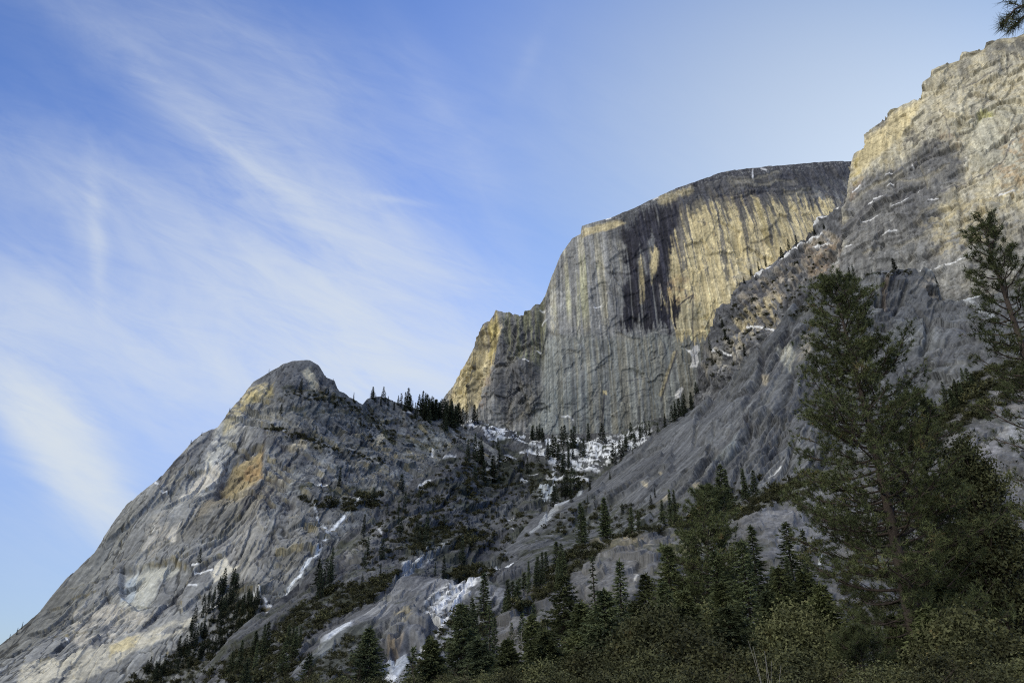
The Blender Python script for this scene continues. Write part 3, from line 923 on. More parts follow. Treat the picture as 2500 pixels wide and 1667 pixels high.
# ---- brushy gully slope below the dome -------------------------------------
slope = Mass("talus_slope",
    [(330, 1760), (400, 1715), (460, 1665), (520, 1605), (560, 1560), (640, 1500), (700, 1445), (760, 1375), (800, 1335), (870, 1264), (930, 1218), (990, 1182), (1060, 1140), (1110, 1085), (1130, 1044),
     (1150, 1022), (1175, 1028), (1240, 1050), (1340, 1062), (1500, 1056), (1560, 1040), (1620, 1015), (1700, 1000), (1900, 1000)],
    [(1150, 1022, 1880), (1340, 1062, 1950), (1620, 1020, 1960), (1250, 1120, 1700), (1450, 1150, 1600), (1110, 1085, 1490), (1000, 1180, 1240), (1300, 1210, 1400), (1200, 1300, 1130), (1400, 1250, 1260),
     (870, 1264, 1070), (760, 1375, 940), (640, 1500, 800), (560, 1560, 740), (1000, 1400, 800), (1200, 1450, 760), (800, 1500, 660), (700, 1640, 500), (1000, 1600, 500), (1300, 1600, 500),
     (1600, 1400, 800), (1700, 1200, 1400), (330, 1760, 620), (450, 1680, 680), (520, 1780, 420), (1000, 1780, 370), (1300, 1780, 360), (1900, 1780, 400), (1900, 1100, 1700)],
    1790, step=2.2, rough=3, back=(60, 60), grain=((1200, 1300, 1130), (800, 1500, 660)), seed=5)
m = slope
m.warp()
P = m.P0
iD, eD, _ = plates(stretch(P, m.u, 4), 22, 81)
iP, eP, _ = plates(P, 30, 82)
dist = np.clip(P[..., 1] / 1000, .35, 1.6)
gul = sstep(1200, 1120, m.PY)
fl1, tl1 = facets(stretch(P, m.u, 3), 34, 1811, .32)
fl2, tl2 = facets(stretch(P, m.u, 3), 12, 1812, .36)
d = 8 * fbm(P / 100, 2, 83) * dist + (.5 * fl1 + .24 * fl2) * dist * (1 - .4 * gul) + 3 * ridged(stretch(P, m.u, 5) / 50, 2, 84) * (1 - gul) * dist + .5 * m.fine
d += gul * 10 * fbm(P / 45, 3, 85)
d -= 14 * np.exp(-(line_dist(m.PX, m.PY, [(870, 1264), (760, 1375), (700, 1450)]) / 10) ** 2)
ck1, ci1 = m.cracks(stretch(P, m.u, 3.5), 15, 811)
d = d + (3 * (ci1 - .5) - 2 * ck1) * (1 - gul) + m.roofs([(90, (620, 1500, 1150, 1640), -38, 12, (40, 170), 5, 10), (30, (700, 1400, 1150, 1600), 20, 20, (20, 70), 4, 8)], 45) * np.clip(P[..., 1] / 900, .4, 1.3)
m.push(d * sstep(0, 12, m.PY - m.PY[-1][None, :] + 4))
m.base(np.array([.098, .097, .098]))
m.mix(sstep(0, .5, m.st2) * .5, GM * .65)
m.mix(sstep(.1, .5, m.pt) * .4, np.array([.145, .14, .13]))
m.mix(sstep(.05, .45, -m.st) * .4, GD * .65)
m.paint([(850, 1330), (900, 1290), (950, 1250), (940, 1280), (880, 1350), (830, 1400)], np.array([.235, .225, .21]), .7, 8, 12)
m.paint([(1290, 1300), (1400, 1230), (1420, 1240), (1320, 1320), (1200, 1400), (1180, 1380)], np.array([.22, .22, .215]), .6, 10, 14)
m.paint([(1110, 1180), (1200, 1150), (1300, 1200), (1240, 1260), (1150, 1280), (1080, 1250)], np.array([.10, .105, .115]), .6, 14, 20)
# brush as ground cover
bm = sstep(-.05, .3, m.wy + .35 * m.pt) * (1 - .0 * gul)
m.mix(bm * .72, BRUSH * 1.15)
for poly in ([(980, 1360), (1010, 1300), (1080, 1285), (1170, 1300), (1150, 1335), (1040, 1340)], [(640, 1560), (720, 1490), (800, 1440), (900, 1425), (960, 1400), (900, 1470), (820, 1500), (700, 1560)],
             [(1080, 1400), (1150, 1385), (1200, 1400), (1130, 1425)], [(1250, 1300), (1400, 1220), (1500, 1200), (1450, 1260), (1300, 1330)], [(1150, 1120), (1330, 1130), (1450, 1170), (1300, 1200), (1180, 1180)],
             [(560, 1580), (640, 1540), (700, 1640), (560, 1720)]):
    m.paint(poly, BRUSH, .85, 10, 18, 0, .75)
# snow in the gully
sn = sstep(-.02, .12, .5 * m.fine + .8 * m.pt + .6 * fbm(P / [60, 60, 8], 3, 855) + .02)
def snow_poly(poly, op=1, soft=7, iso=14, cut=True):
    x, y = m.PX + iso * m.wx, m.PY + iso * .6 * m.wy
    k = sstep(-soft, soft, poly_sdf(x, y, poly)) * op
    m.mix(k * (sn if cut else 1), SNOW)
snow_poly([(1155, 1030), (1200, 1040), (1260, 1052), (1330, 1065), (1400, 1080), (1390, 1100), (1300, 1090), (1230, 1070), (1165, 1050)])
snow_poly([(1440, 1072), (1560, 1050), (1590, 1050), (1570, 1085), (1480, 1090)])
snow_poly([(1390, 1066), (1460, 1068), (1480, 1090), (1390, 1095)])
snow_poly([(1430, 1092), (1520, 1085), (1510, 1125), (1430, 1125)], .95)
snow_poly([(1370, 1080), (1440, 1095), (1440, 1130), (1360, 1140), (1320, 1110)], .7)
snow_poly([(1280, 1100), (1330, 1100), (1340, 1115), (1280, 1110)], .9)
snow_poly([(1130, 1000), (1160, 1020), (1165, 1045), (1128, 1030)], .9)
snow_poly([(1330, 1120), (1400, 1125), (1450, 1140), (1380, 1145)], .8)
snow_poly([(1405, 1130), (1460, 1125), (1500, 1110), (1530, 1110), (1450, 1150), (1400, 1150)], .8)
for ln in ([(1230, 1115), (1260, 1118)], [(1200, 1122), (1240, 1126)], [(1198, 1068), (1230, 1072)], [(1270, 1106), (1320, 1110)], [(1288, 1150), (1310, 1152)], [(1340, 1130), (1380, 1136)], [(1352, 1160), (1372, 1160)], [(1395, 1165), (1420, 1165)], [(1020, 1190), (1050, 1175)], [(1180, 1150), (1210, 1150)], [(1160, 1092), (1164, 1100)], [(1080, 1118), (1110, 1112)], [(1275, 1168), (1285, 1170)]):
    m.paint(ln, SNOW * .9, .95, 2, 6, line=2.2)
# frozen fall and icy channel
m.paint([(1318, 1190), (1352, 1188), (1340, 1215), (1320, 1224), (1310, 1215)], np.array([.62, .66, .68]), .75, 4, 6, 14)
m.paint([(1352, 1140), (1356, 1180), (1350, 1190)], SNOW * .75, .8, 3, 5, line=3)
m.paint([(1318, 1192), (1352, 1190)], SNOW * .85, .9, 2, 2, line=2)
m.paint([(1338, 1158), (1376, 1160)], SNOW * .8, .9, 3, 3, line=3.5)
m.paint([(1400, 1185), (1428, 1180), (1435, 1178)], SNOW * .9, .95, 2, 2, line=3)
m.paint([(1420, 1205), (1380, 1250), (1330, 1290), (1300, 1320), (1285, 1345)], np.array([.50, .52, .53]), .8, 5, 9, line=4.5)
m.paint([(1335, 1305), (1300, 1340), (1265, 1360)], np.array([.42, .43, .45]), .7, 4, 9, line=4)
m.paint([(1250, 1364), (1268, 1352), (1282, 1356), (1272, 1368), (1252, 1374)], SNOW, .98, 2, 2)
m.paint([(1247, 1368), (1200, 1395), (1160, 1420), (1125, 1432)], SNOW * .92, .97, 1.2, 4, line=3.2)
m.paint([(1000, 1370), (1050, 1345), (1094, 1330), (1070, 1350), (1040, 1375), (985, 1410)], np.array([.50, .51, .50]), .85, 6, 10, 0, .6, 'fine')
m.paint([(980, 1395), (1012, 1392), (1000, 1408), (985, 1420)], np.array([.55, .55, .54]), .8, 4, 6)
for ln in ([(1238, 1268), (1252, 1270)], [(1245, 1290), (1256, 1294)], [(790, 1395), (772, 1420)], [(868, 1266), (890, 1250)], [(640, 1490), (655, 1500)], [(930, 1300), (925, 1290)]):
    m.paint(ln, SNOW * .8, .9, 2, 4, line=2)
weather(m, .13, .10, tl1 * .5 + tl2 * .5, .36, ck1, .5, .30, BRUSH)
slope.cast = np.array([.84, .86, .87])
slope.finish(ROCK_MID, "dark brushy gully slope streaked with snow below the great dome", "slope")

# ---- long smooth diagonal slab ---------------------------------------------
slab = Mass("granite_slab",
    [(1220, 1350), (1266, 1302), (1303, 1270), (1410, 1214), (1463, 1164), (1548, 1104), (1622, 1046), (1702, 986), (1760, 938), (1800, 902), (1838, 860), (1876, 832), (1915, 784), (1942, 752),
     (1991, 690), (2026, 677), (2106, 672), (2160, 668), (2221, 662), (2252, 668), (2278, 694), (2301, 728), (2332, 734), (2412, 726), (2500, 712), (2600, 700)],
    [(1266, 1302, 1080), (1410, 1214, 1180), (1548, 1104, 1240), (1702, 986, 1270), (1838, 860, 1270), (1942, 752, 1280), (2026, 677, 1300), (2221, 662, 1270), (2330, 736, 1210), (2500, 712, 1120), (2600, 705, 1100),
     (1500, 1240, 1060), (1700, 1150, 1030), (1900, 1000, 1100), (2000, 830, 1190), (2000, 1150, 930), (2250, 780, 1150), (2400, 800, 1080), (2250, 950, 1040), (2500, 900, 950), (2600, 900, 930), (1300, 1340, 960), (1500, 1330, 930), (1800, 1300, 850), (2250, 1250, 820), (2600, 1250, 780)],
    1440, step=2.1, rough=2.6, back=(120, 110), grain=((1800, 930, 1240), (1450, 1240, 1060)), seed=6)
m = slab
m.warp()
P = m.P0
iD, eD, _ = plates(stretch(P, m.u, 4), 26, 91)
iP, eP, _ = plates(P, 60, 92)
hi = sstep(1960, 2060, m.PX + 20 * m.wx)
mid = sstep(60, 0, np.abs(m.PX - (1860 + (1000 - m.PY) * .35)) - 60)
fl1, tl1 = facets(stretch(P, m.u, 3), 60, 1911, .20)
fl2, tl2 = facets(stretch(P, m.u, 4), 18, 1912, .22)
fh1, th1 = facets(stretch(P, np.array([.95, -.2, .2]), 1.6), 60, 1913, .34)
fh2, th2 = facets(stretch(P, np.array([.95, -.2, .2]), 1.8), 20, 1914, .26)
d = 7 * fbm(P / 150, 2, 93) + (1 - hi) * (.5 * fl1 + .16 * fl2 + .15 * m.vs2)
fl = ridged(stretch(P, slab.u * [.6, .6, 1.3], 4) / 46, 3, 94)
d += mid * (5 * (fl - .5) + .22 * facets(stretch(P, m.u * [.6, .6, 1.3], 3), 24, 1915, .45)[0] + 3 * (plates(stretch(P, slab.u, 3), 20, 95)[0] - .5))
d += hi * (4 * fbm(P / 90, 2, 96) + .6 * fh1 + .3 * fh2) + .2 * m.fine
for ln, dep, w in (([(2270, 780), (2262, 840), (2250, 860)], 14, 7), ([(2215, 700), (2190, 740), (2182, 765)], 10, 5), ([(2160, 680), (2155, 740)], 8, 4), ([(2190, 870), (2250, 850), (2320, 850)], 8, 5), ([(2250, 880), (2300, 868)], 6, 3),
                   ([(1770, 1030), (1725, 1065), (1705, 1070)], 7, 5), ([(1940, 900), (1925, 960), (1890, 1010)], 12, 7), ([(1620, 1140), (1590, 1160)], 8, 5)):
    d -= dep * np.exp(-(line_dist(m.PX + 6 * m.wx, m.PY + 6 * m.wy, ln) / w) ** 2)
ck1, ci1 = m.cracks(stretch(P, m.u, 5), 22, 911)
ck2, ci2 = m.cracks(P, 45, 912, .03)
d += m.roofs([(60, (1280, 2020, 800, 1330), -43, 6, (70, 300), 5.0, 5), (40, (1700, 2020, 820, 1160), -58, 7, (60, 220), 9, 11), (34, (2020, 2560, 680, 960), -8, 18, (40, 170), 5.5, 14), (22, (2040, 2340, 680, 960), -70, 18, (30, 100), 7, 10)], 46)
d = d * 1.1 + (1 - hi) * (-1.2 * ck1) + hi * (1 * (ci2 - .5) - 2 * ck2)
m.push(d)
m.base(np.array([.128, .129, .133]))
m.mix(sstep(-.1, .5, m.pt) * .4, np.array([.16, .16, .16]))
m.mix(sstep(.05, .3, m.vs2) * .45, GD * .9)
m.mix(sstep(.05, .35, -m.st2) * .4, np.array([.185, .187, .188]))
m.mix(mid * sstep(0, .4, m.st2) * .5, GD * .7)
m.paint([(1900, 850), (1930, 840), (1945, 860), (1930, 900), (1905, 880)], np.array([.42, .40, .33]), .85, 5, 10)
m.paint([(1855, 915), (1880, 920), (1875, 945), (1862, 935)], np.array([.42, .36, .26]), .85, 4, 6)
m.paint([(1950, 830), (1985, 810), (1985, 860), (1955, 870)], np.array([.38, .33, .24]), .6, 8, 14, 0, .5)
m.paint([(1780, 1080), (1800, 1060), (1800, 1100), (1770, 1130), (1740, 1120)], np.array([.22, .235, .23]), .7, 10, 12)
for p_ in ([(1568, 1182), (1582, 1178), (1580, 1192)], [(1605, 1148), (1622, 1140), (1614, 1158)], [(1600, 1225), (1625, 1205), (1630, 1215)], [(1725, 1190), (1740, 1180), (1730, 1198)], [(1690, 1185), (1712, 1176), (1700, 1196)]):
    m.paint(p_, np.array([.42, .36, .25]), .85, 3, 6)
m.paint([(2060, 680), (2150, 675), (2160, 720), (2100, 740)], GL * .75, .5, 10, 16, 10, .5)
m.paint([(2155, 690), (2170, 680), (2165, 760), (2150, 750)], ORA * .5, .35, 4, 8, 10)
m.paint([(2240, 700), (2300, 690), (2320, 730), (2270, 720)], np.array([.40, .34, .26]), .7, 6, 12, 0, .5)
m.paint([(2240, 660), (2420, 640), (2420, 730), (2320, 735)], np.array([.31, .32, .31]), .7, 8, 14, 10)
m.paint([(2150, 800), (2260, 770), (2300, 840), (2200, 850)], np.array([.24, .245, .24]), .5, 14, 20)
for ln in ([(2335, 732), (2370, 722)], [(2355, 734), (2410, 730)], [(2255, 664), (2275, 660)], [(1876, 1150), (1904, 1138)], [(1404, 1184), (1440, 1178)], [(2060, 672), (2072, 668)]):
    m.paint(ln, SNOW * .9, .95, 2, 4, line=2.6)
m.paint([(2360, 738), (2400, 755), (2430, 780)], np.array([.55, .56, .57]), .7, 3, 5, line=4, brk=.6, brk_noise='fine')
m.paint([(1980, 690), (2150, 668)], BRUSH, .8, 4, 8, line=4, brk=.6)
m.paint([(1935, 770), (1975, 750)], BRUSH, .8, 4, 8, line=4, brk=.6)
m.paint([(1280, 1330), (1450, 1220), (1600, 1230), (1900, 1180), (2000, 1150), (2000, 1370), (1280, 1370)], BRUSH, .8, 14, 20, 0, .5)
m.mix(sstep(-.02, .02, poly_sdf(m.PX + 9 * m.wx, m.PY + 9 * m.wy, [(1395, 1215), (1412, 1216), (1350, 1262), (1300, 1295), (1285, 1296)])) * .75, np.array([.44, .45, .46]))
weather(m, .16, .06, (tl1 * .7 + tl2 * .3) * (1 - hi) + (th1 + th2) * .5 * hi, .24, ck1 * (1 - hi) + ck2 * hi, .45)
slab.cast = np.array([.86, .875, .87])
slab.finish(ROCK_MID, "long smooth grey granite slab falling diagonally from the right wall", "slope")

# ---- right hand bench below the slab --------------------------------------
bench = Mass("rock_bench",
    [(1180, 1560), (1240, 1500), (1300, 1420), (1345, 1385), (1400, 1340), (1450, 1318), (1500, 1305), (1600, 1290), (1700, 1262), (1790, 1236), (1860, 1206), (1950, 1168), (2100, 1110), (2250, 1052), (2330, 980), (2370, 930), (2420, 900), (2500, 862), (2600, 830)],
    [(1180, 1560, 470), (1300, 1420, 560), (1450, 1318, 640), (1700, 1262, 660), (1950, 1168, 680), (2250, 1052, 680), (2420, 900, 720), (2600, 830, 700), (1350, 1500, 470), (1500, 1400, 500), (1700, 1400, 490), (1900, 1300, 540),
     (1900, 1420, 460), (2100, 1300, 520), (2350, 1150, 570), (2340, 1050, 610), (2400, 1300, 480), (2550, 1050, 590), (2550, 1300, 470), (1300, 1740, 380), (1600, 1740, 370), (2000, 1740, 360), (2600, 1740, 340), (1600, 1520, 430)],
    1740, step=2.2, rough=3, back=(200, 20), grain=(.1, -.3, 1), seed=8)
m = bench
m.warp()
P = m.P0
iP, eP, _ = plates(P * [1, 1, 1.4], 16, 111)
iB, eB, _ = plates(P, 30, 112)
fl1, tl1 = facets(P, 30, 2011, .32)
fl2, tl2 = facets(P * [1, 1, 1.3], 9, 2012, .36)
d = 4 * fbm(P / 60, 2, 113) + .5 * fl1 + .35 * fl2 + .25 * m.fine
for ln, dep, w in (([(1400, 1440), (1450, 1432)], 6, 6), ([(1380, 1392), (1420, 1388)], 5, 4), ([(1520, 1318), (1580, 1322)], 5, 4), ([(1290, 1390), (1330, 1400)], 4, 4), ([(1560, 1440), (1600, 1420)], 4, 4)):
    d -= dep * np.exp(-(line_dist(m.PX + 5 * m.wx, m.PY + 5 * m.wy, ln) / w) ** 2)
d += m.roofs([(50, (1260, 2000, 1300, 1560), -14, 16, (40, 150), 3.2, 9), (30, (1400, 2500, 1100, 1500), -70, 16, (24, 90), 2.6, 7), (24, (2100, 2560, 950, 1300), -38, 16, (40, 130), 3, 9)], 47)
m.push(d)
m.base(np.array([.145, .143, .142]))
m.mix(sstep(-.1, .5, m.pt) * .45, np.array([.19, .187, .185]))
m.mix(sstep(.1, .5, m.st2) * .4, GD * .8)
m.paint([(1400, 1350), (1520, 1310), (1640, 1330), (1560, 1350), (1420, 1370)], np.array([.30, .255, .18]), .6, 10, 16, 0, .5)
m.paint([(1490, 1325), (1575, 1315), (1570, 1330), (1500, 1335)], np.array([.42, .34, .2]), .7, 4, 8, 0, .6)
m.paint([(1540, 1375), (1560, 1400), (1545, 1420), (1555, 1390)], np.array([.60, .58, .54]), .9, 3, 5)
m.paint([(1585, 1465), (1612, 1458), (1600, 1482), (1580, 1478)], np.array([.62, .60, .57]), .9, 3, 5)
m.paint([(1440, 1470), (1475, 1450), (1470, 1480), (1445, 1490)], np.array([.50, .42, .36]), .8, 4, 8)
m.paint([(1510, 1480), (1530, 1475), (1525, 1510), (1505, 1500)], np.array([.60, .58, .54]), .8, 4, 6)
m.paint([(1860, 1225), (2020, 1180), (2020, 1340), (1900, 1390), (1850, 1300)], np.array([.185, .186, .195]), .6, 12, 16)
m.paint([(2290, 1130), (2370, 1040), (2440, 1070), (2430, 1200), (2330, 1260)], np.array([.215, .21, .22]), .75, 8, 12)
m.paint([(2440, 1050), (2480, 1010), (2600, 980), (2600, 1090), (2440, 1100)], np.array([.42, .42, .42]), .7, 8, 12, 0, .75)
m.paint([(2380, 1000), (2440, 930), (2560, 880), (2580, 960), (2440, 1010)], np.array([.30, .285, .27]), .7, 10, 16, 0, .6)
m.paint([(2190, 1070), (2270, 950), (2380, 920), (2400, 960), (2330, 1010), (2270, 1090)], BRUSH, .8, 12, 20, 0, .7)
m.paint([(1280, 1440), (1450, 1330), (1600, 1290), (1800, 1235), (1950, 1165), (2100, 1110), (2100, 1170), (1900, 1225), (1700, 1290), (1500, 1312), (1330, 1420)], BRUSH * 1.3, .75, 10, 20, 0, .55)
m.paint([(1640, 1300), (1760, 1275), (1800, 1300), (1700, 1330)], np.array([.20, .19, .04]), .6, 8, 18, 0, .4)
m.paint([(1600, 1355), (1720, 1320), (1720, 1345), (1620, 1375)], np.array([.18, .17, .04]), .6, 8, 16, 0, .45)
m.mix(sstep(.15, .45, m.wy + .3 * m.pt) * .6, BRUSH * 1.2)
for ln in ([(1512, 1288), (1524, 1292)], [(1540, 1290), (1554, 1286)], [(1625, 1268), (1645, 1258)], [(2440, 945), (2470, 920)], [(2000, 1372), (2004, 1340)]):
    m.paint(ln, SNOW * .9, .95, 2, 4, line=2.6)
weather(m, .1, .1, (tl1 + tl2) * .5, .36, None, .5, .3, BRUSH)
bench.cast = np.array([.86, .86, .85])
bench.finish(ROCK_NEAR, "grey rock bench with brushy top behind the tall pine on the right", "slope")

# ---- wet pale slabs low in the middle ---------------------------------------
apron = Mass("wet_slab",
    [(690, 1690), (720, 1640), (765, 1594), (785, 1562), (813, 1536), (855, 1506), (919, 1466), (983, 1408), (1025, 1404), (1060, 1412), (1100, 1432), (1140, 1424), (1180, 1420), (1240, 1440), (1300, 1480), (1360, 1540)],
    [(690, 1690, 420), (765, 1594, 470), (855, 1506, 540), (983, 1408, 650), (1120, 1430, 620), (1240, 1445, 590), (1360, 1540, 520), (900, 1560, 470), (1000, 1500, 520), (1060, 1600, 430), (950, 1640, 410), (800, 1740, 370), (1100, 1740, 360), (1360, 1740, 360), (1150, 1540, 480)],
    1740, step=2.2, rough=2, back=(120, 30), grain=((1150, 1430, 610), (960, 1640, 420)), seed=9)
m = apron
m.warp()
P = m.P0
iD, eD, _ = plates(stretch(P, m.u, 4), 9, 121)
iB, eB, _ = plates(P, 22, 122)
fl1, tl1 = facets(stretch(P, m.u, 3), 22, 2111, .3)
fl2, tl2 = facets(stretch(P, m.u, 4), 6, 2112, .34)
d = 4 * fbm(P / 60, 2, 123) + .5 * fl1 + .4 * fl2 + .2 * m.fine
lump = poly_sdf(m.PX + 8 * m.wx, m.PY + 8 * m.wy, [(960, 1500), (1010, 1490), (1055, 1520), (1040, 1560), (1000, 1565), (950, 1590), (940, 1560)])
d += 7 * sstep(-6, 8, lump)
d -= 6 * np.exp(-(line_dist(m.PX, m.PY, [(960, 1580), (1000, 1560), (1010, 1600)]) / 7) ** 2)
d += m.roofs([(50, (760, 1240, 1430, 1660), -42, 12, (30, 130), 2.4, 7), (10, (940, 1100, 1480, 1600), 10, 20, (30, 70), 4, 8)], 48)
m.push(d)
m.base(np.array([.150, .150, .152]))
m.mix(sstep(0, .5, m.st) * .5, GD)
m.mix(sstep(-.1, .5, -m.st2) * .4, np.array([.25, .25, .25]))
m.paint([(760, 1600), (813, 1536), (850, 1506), (860, 1520), (840, 1560), (790, 1610)], np.array([.55, .56, .57]), .85, 6, 8, 0)
m.paint([(1030, 1490), (1060, 1440), (1130, 1425), (1150, 1440), (1110, 1480), (1080, 1520), (1050, 1510)], np.array([.62, .61, .58]), .85, 4, 10, 0, .62, 'fine')
m.paint([(1178, 1424), (1140, 1432), (1112, 1470), (1085, 1512), (1066, 1534)], SNOW * .92, .97, 1.5, 4, line=4)
m.paint([(1130, 1432), (1075, 1478), (1045, 1490)], SNOW * .85, .9, 2, 6, line=4, brk=.7, brk_noise='fine')
m.paint([(1100, 1440), (1060, 1470)], SNOW * .85, .9, 2, 6, line=4, brk=.65, brk_noise='fine')
m.paint([(1120, 1455), (1145, 1448)], SNOW * .8, .8, 3, 5, line=4)
m.paint([(925, 1615), (960, 1590), (990, 1570), (1000, 1600), (970, 1660), (930, 1650)], np.array([.42, .44, .46]), .85, 6, 10)
m.paint([(1025, 1570), (1050, 1565), (1040, 1600), (1025, 1600)], SNOW * .8, .85, 4, 6)
m.paint([(940, 1640), (970, 1650), (960, 1670), (930, 1680)], SNOW * .7, .8, 4, 6)
m.paint([(962, 1510), (1000, 1500), (1010, 1520), (975, 1530)], np.array([.44, .36, .2]), .75, 5, 8, 0, .7)
m.paint([(945, 1565), (985, 1555), (970, 1580), (945, 1585)], np.array([.42, .33, .22]), .7, 4, 8)
m.paint([(880, 1490), (980, 1420), (1000, 1430), (920, 1500)], np.array([.25, .245, .235]), .7, 8, 10)
m.mix(sstep(.2, .45, m.wy + .2 * m.pt) * .7, BRUSH)
m.paint([(1150, 1440), (1360, 1540), (1360, 1740), (1100, 1740), (1120, 1540)], BRUSH, .7, 14, 20, 0, .5)
weather(m, .2, .1, (tl1 + tl2) * .5, .32)
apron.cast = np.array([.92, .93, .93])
apron.finish(ROCK_NEAR, "pale wet rock slab with ice patches low in the middle", "slope")

for ms in (dome, wall, spur, peak, slope, slab, bench, apron):
    r = ms.P - CAM
    depth = r[..., 1] * CP + r[..., 2] * SP
    ms.PX = 1250 + F_PX * r[..., 0] / depth
    ms.PY = 833.5 - F_PX * (r[..., 2] * CP - r[..., 1] * SP) / depth

# ---- valley floor -------------------------------------------------------
xs = np.r_[np.linspace(-9000, -400, 12), np.linspace(-380, 380, 150), np.linspace(400, 9000, 12)]
ys = np.r_[np.linspace(-6000, -60, 10), np.linspace(-50, 420, 120), np.linspace(450, 12000, 14)]
GX, GY = np.meshgrid(xs, ys)
GP = np.stack([GX, GY, GX * 0], -1)
def ground_z(x, y):
    p = np.stack([np.asarray(x, float), np.asarray(y, float), np.asarray(x, float) * 0], -1)
    return -.25 + .35 * fbm(p / 14, 3, 900)
GP[..., 2] = ground_z(GX, GY)
idx = np.arange(GX.size).reshape(GX.shape)
Fq = np.stack([idx[:-1, :-1], idx[:-1, 1:], idx[1:, 1:], idx[1:, :-1]], -1).reshape(-1, 4)
gm, nt, b = new_mat("forest_floor")
tc = nt.nodes.new("ShaderNodeTexCoord")
n1 = nt.nodes.new("ShaderNodeTexNoise")
n1.inputs["Scale"].default_value = .6
n1.inputs["Detail"].default_value = 8
nt.links.new(tc.outputs["Object"], n1.inputs["Vector"])
cr = nt.nodes.new("ShaderNodeValToRGB")
cr.color_ramp.elements[0].position = .35
cr.color_ramp.elements[0].color = (.03, .033, .018, 1)
cr.color_ramp.elements[1].position = .7
cr.color_ramp.elements[1].color = (.085, .065, .042, 1)
nt.links.new(n1.outputs["Fac"], cr.inputs[0])
nt.links.new(cr.outputs[0], b.inputs["Base Color"])
b.inputs["Roughness"].default_value = .95
ground = link("ground", mk_mesh("ground", GP.reshape(-1, 3), Fq, gm, True))
tag(ground, "brown forest floor of the valley", "ground", kind="structure")

# ================================================================== plants
NEEDLE = leaf_material("needles_pine", (.036, .045, .020), (.115, .128, .052), .45, (.17, .12, .055))
NEEDLE_DARK = leaf_material("needles_fir", (.032, .042, .023), (.110, .128, .058), .35)
NEEDLE_FAR = leaf_material("needles_far", (.016, .023, .015), (.058, .072, .040), .12)
OLIVE = leaf_material("foliage_olive", (.044, .047, .022), (.128, .130, .056), .7, (.15, .12, .05))
BRUSHL = leaf_material("foliage_brush", (.024, .026, .013), (.098, .096, .040), .25, (.13, .10, .04))
BARK = bark_material("bark_pine", (.045, .036, .030), (.135, .105, .084), 3.2)
BARKD = bark_material("bark_dark", (.025, .020, .017), (.075, .058, .045), 3.0)
PALE = bark_material("bark_pale", (.22, .20, .17), (.40, .37, .32), 6.0)
TWIG = bark_material("twig_brown", (.05, .036, .028), (.13, .10, .075), 8.0)


class Geo:
    def __init__(self):
        self.V, self.F, self.n = [], [], 0

    def add(self, V, F):
        V = np.asarray(V, float)
        self.V.append(V)
        self.F.append(np.asarray(F, int) + self.n)
        self.n += len(V)

    def mesh(self, name, mat, smooth=False):
        return mk_mesh(name, np.concatenate(self.V), np.concatenate(self.F), mat, smooth)

    def empty(self):
        return self.n == 0


def tube(g, pts, rad, sides=6):
    """tapered limb through pts, as quads."""
    pts = np.asarray(pts, float)
    rad = np.asarray(rad, float)
    t = np.gradient(pts, axis=0)
    t /= np.linalg.norm(t, axis=1, keepdims=True) + 1e-9
    ref = np.where(np.abs(t[:, 2:3]) > .9, np.array([[1., 0, 0]]), np.array([[0, 0, 1.]]))
    a = np.cross(t, ref)
    a /= np.linalg.norm(a, axis=1, keepdims=True) + 1e-9
    b = np.cross(t, a)
    th = np.linspace(0, 2 * np.pi, sides, endpoint=False)
    V = pts[:, None] + rad[:, None, None] * (a[:, None] * np.cos(th)[None, :, None] + b[:, None] * np.sin(th)[None, :, None])
    n = len(pts)
    i = np.arange(n * sides).reshape(n, sides)
    j = np.roll(i, -1, 1)
    F = np.stack([i[:-1], j[:-1], j[1:], i[1:]], -1).reshape(-1, 4)
    g.add(V.reshape(-1, 3), F)


def unit(v):
    return v / (np.linalg.norm(v, axis=-1, keepdims=True) + 1e-9)


def blades(g, base, d, length, width, rng):
    """thin triangles (needles, sprays, leaves) from base along d."""
    n = len(base)
    side = unit(np.cross(d, rng.normal(size=(n, 3)))) * (np.asarray(width) * .5)[..., None]
    tip = base + d * np.asarray(length)[..., None]
    V = np.stack([base - side, base + side, tip], 1).reshape(-1, 3)
    g.add(V, np.arange(3 * n).reshape(n, 3))


def leaves(g, c, size, rng, flat=0.0):
    """small leaf-sized triangles with free orientation around points c."""
    n = len(c)
    d = unit(rng.normal(size=(n, 3)) * np.array([1, 1, 1 - flat]))
    blades(g, c - d * size[:, None] * .5, d, size, size * .75, rng)


def trunk_geo(g, H, r0, lean=(0, 0), wob=.15, sides=10, rng=RNG, top=.02):
    n = 16
    f = np.linspace(0, 1, n)
    ph = rng.uniform(0, 6, 2)
    x = lean[0] * f + wob * np.sin(f * 5 + ph[0]) * f * (1 - f) * 2
    y = lean[1] * f + wob * np.sin(f * 4 + ph[1]) * f * (1 - f) * 2
    pts = np.stack([x, y, f * H - .3 * (1 - f)], -1)
    rad = r0 * ((1 - f) ** .85) + top
    rad[0] *= 1.35
    tube(g, pts, rad, sides)
    return lambda u: np.array([np.interp(u, f, pts[:, 0]), np.interp(u, f, pts[:, 1]), np.interp(u, f, pts[:, 2])])


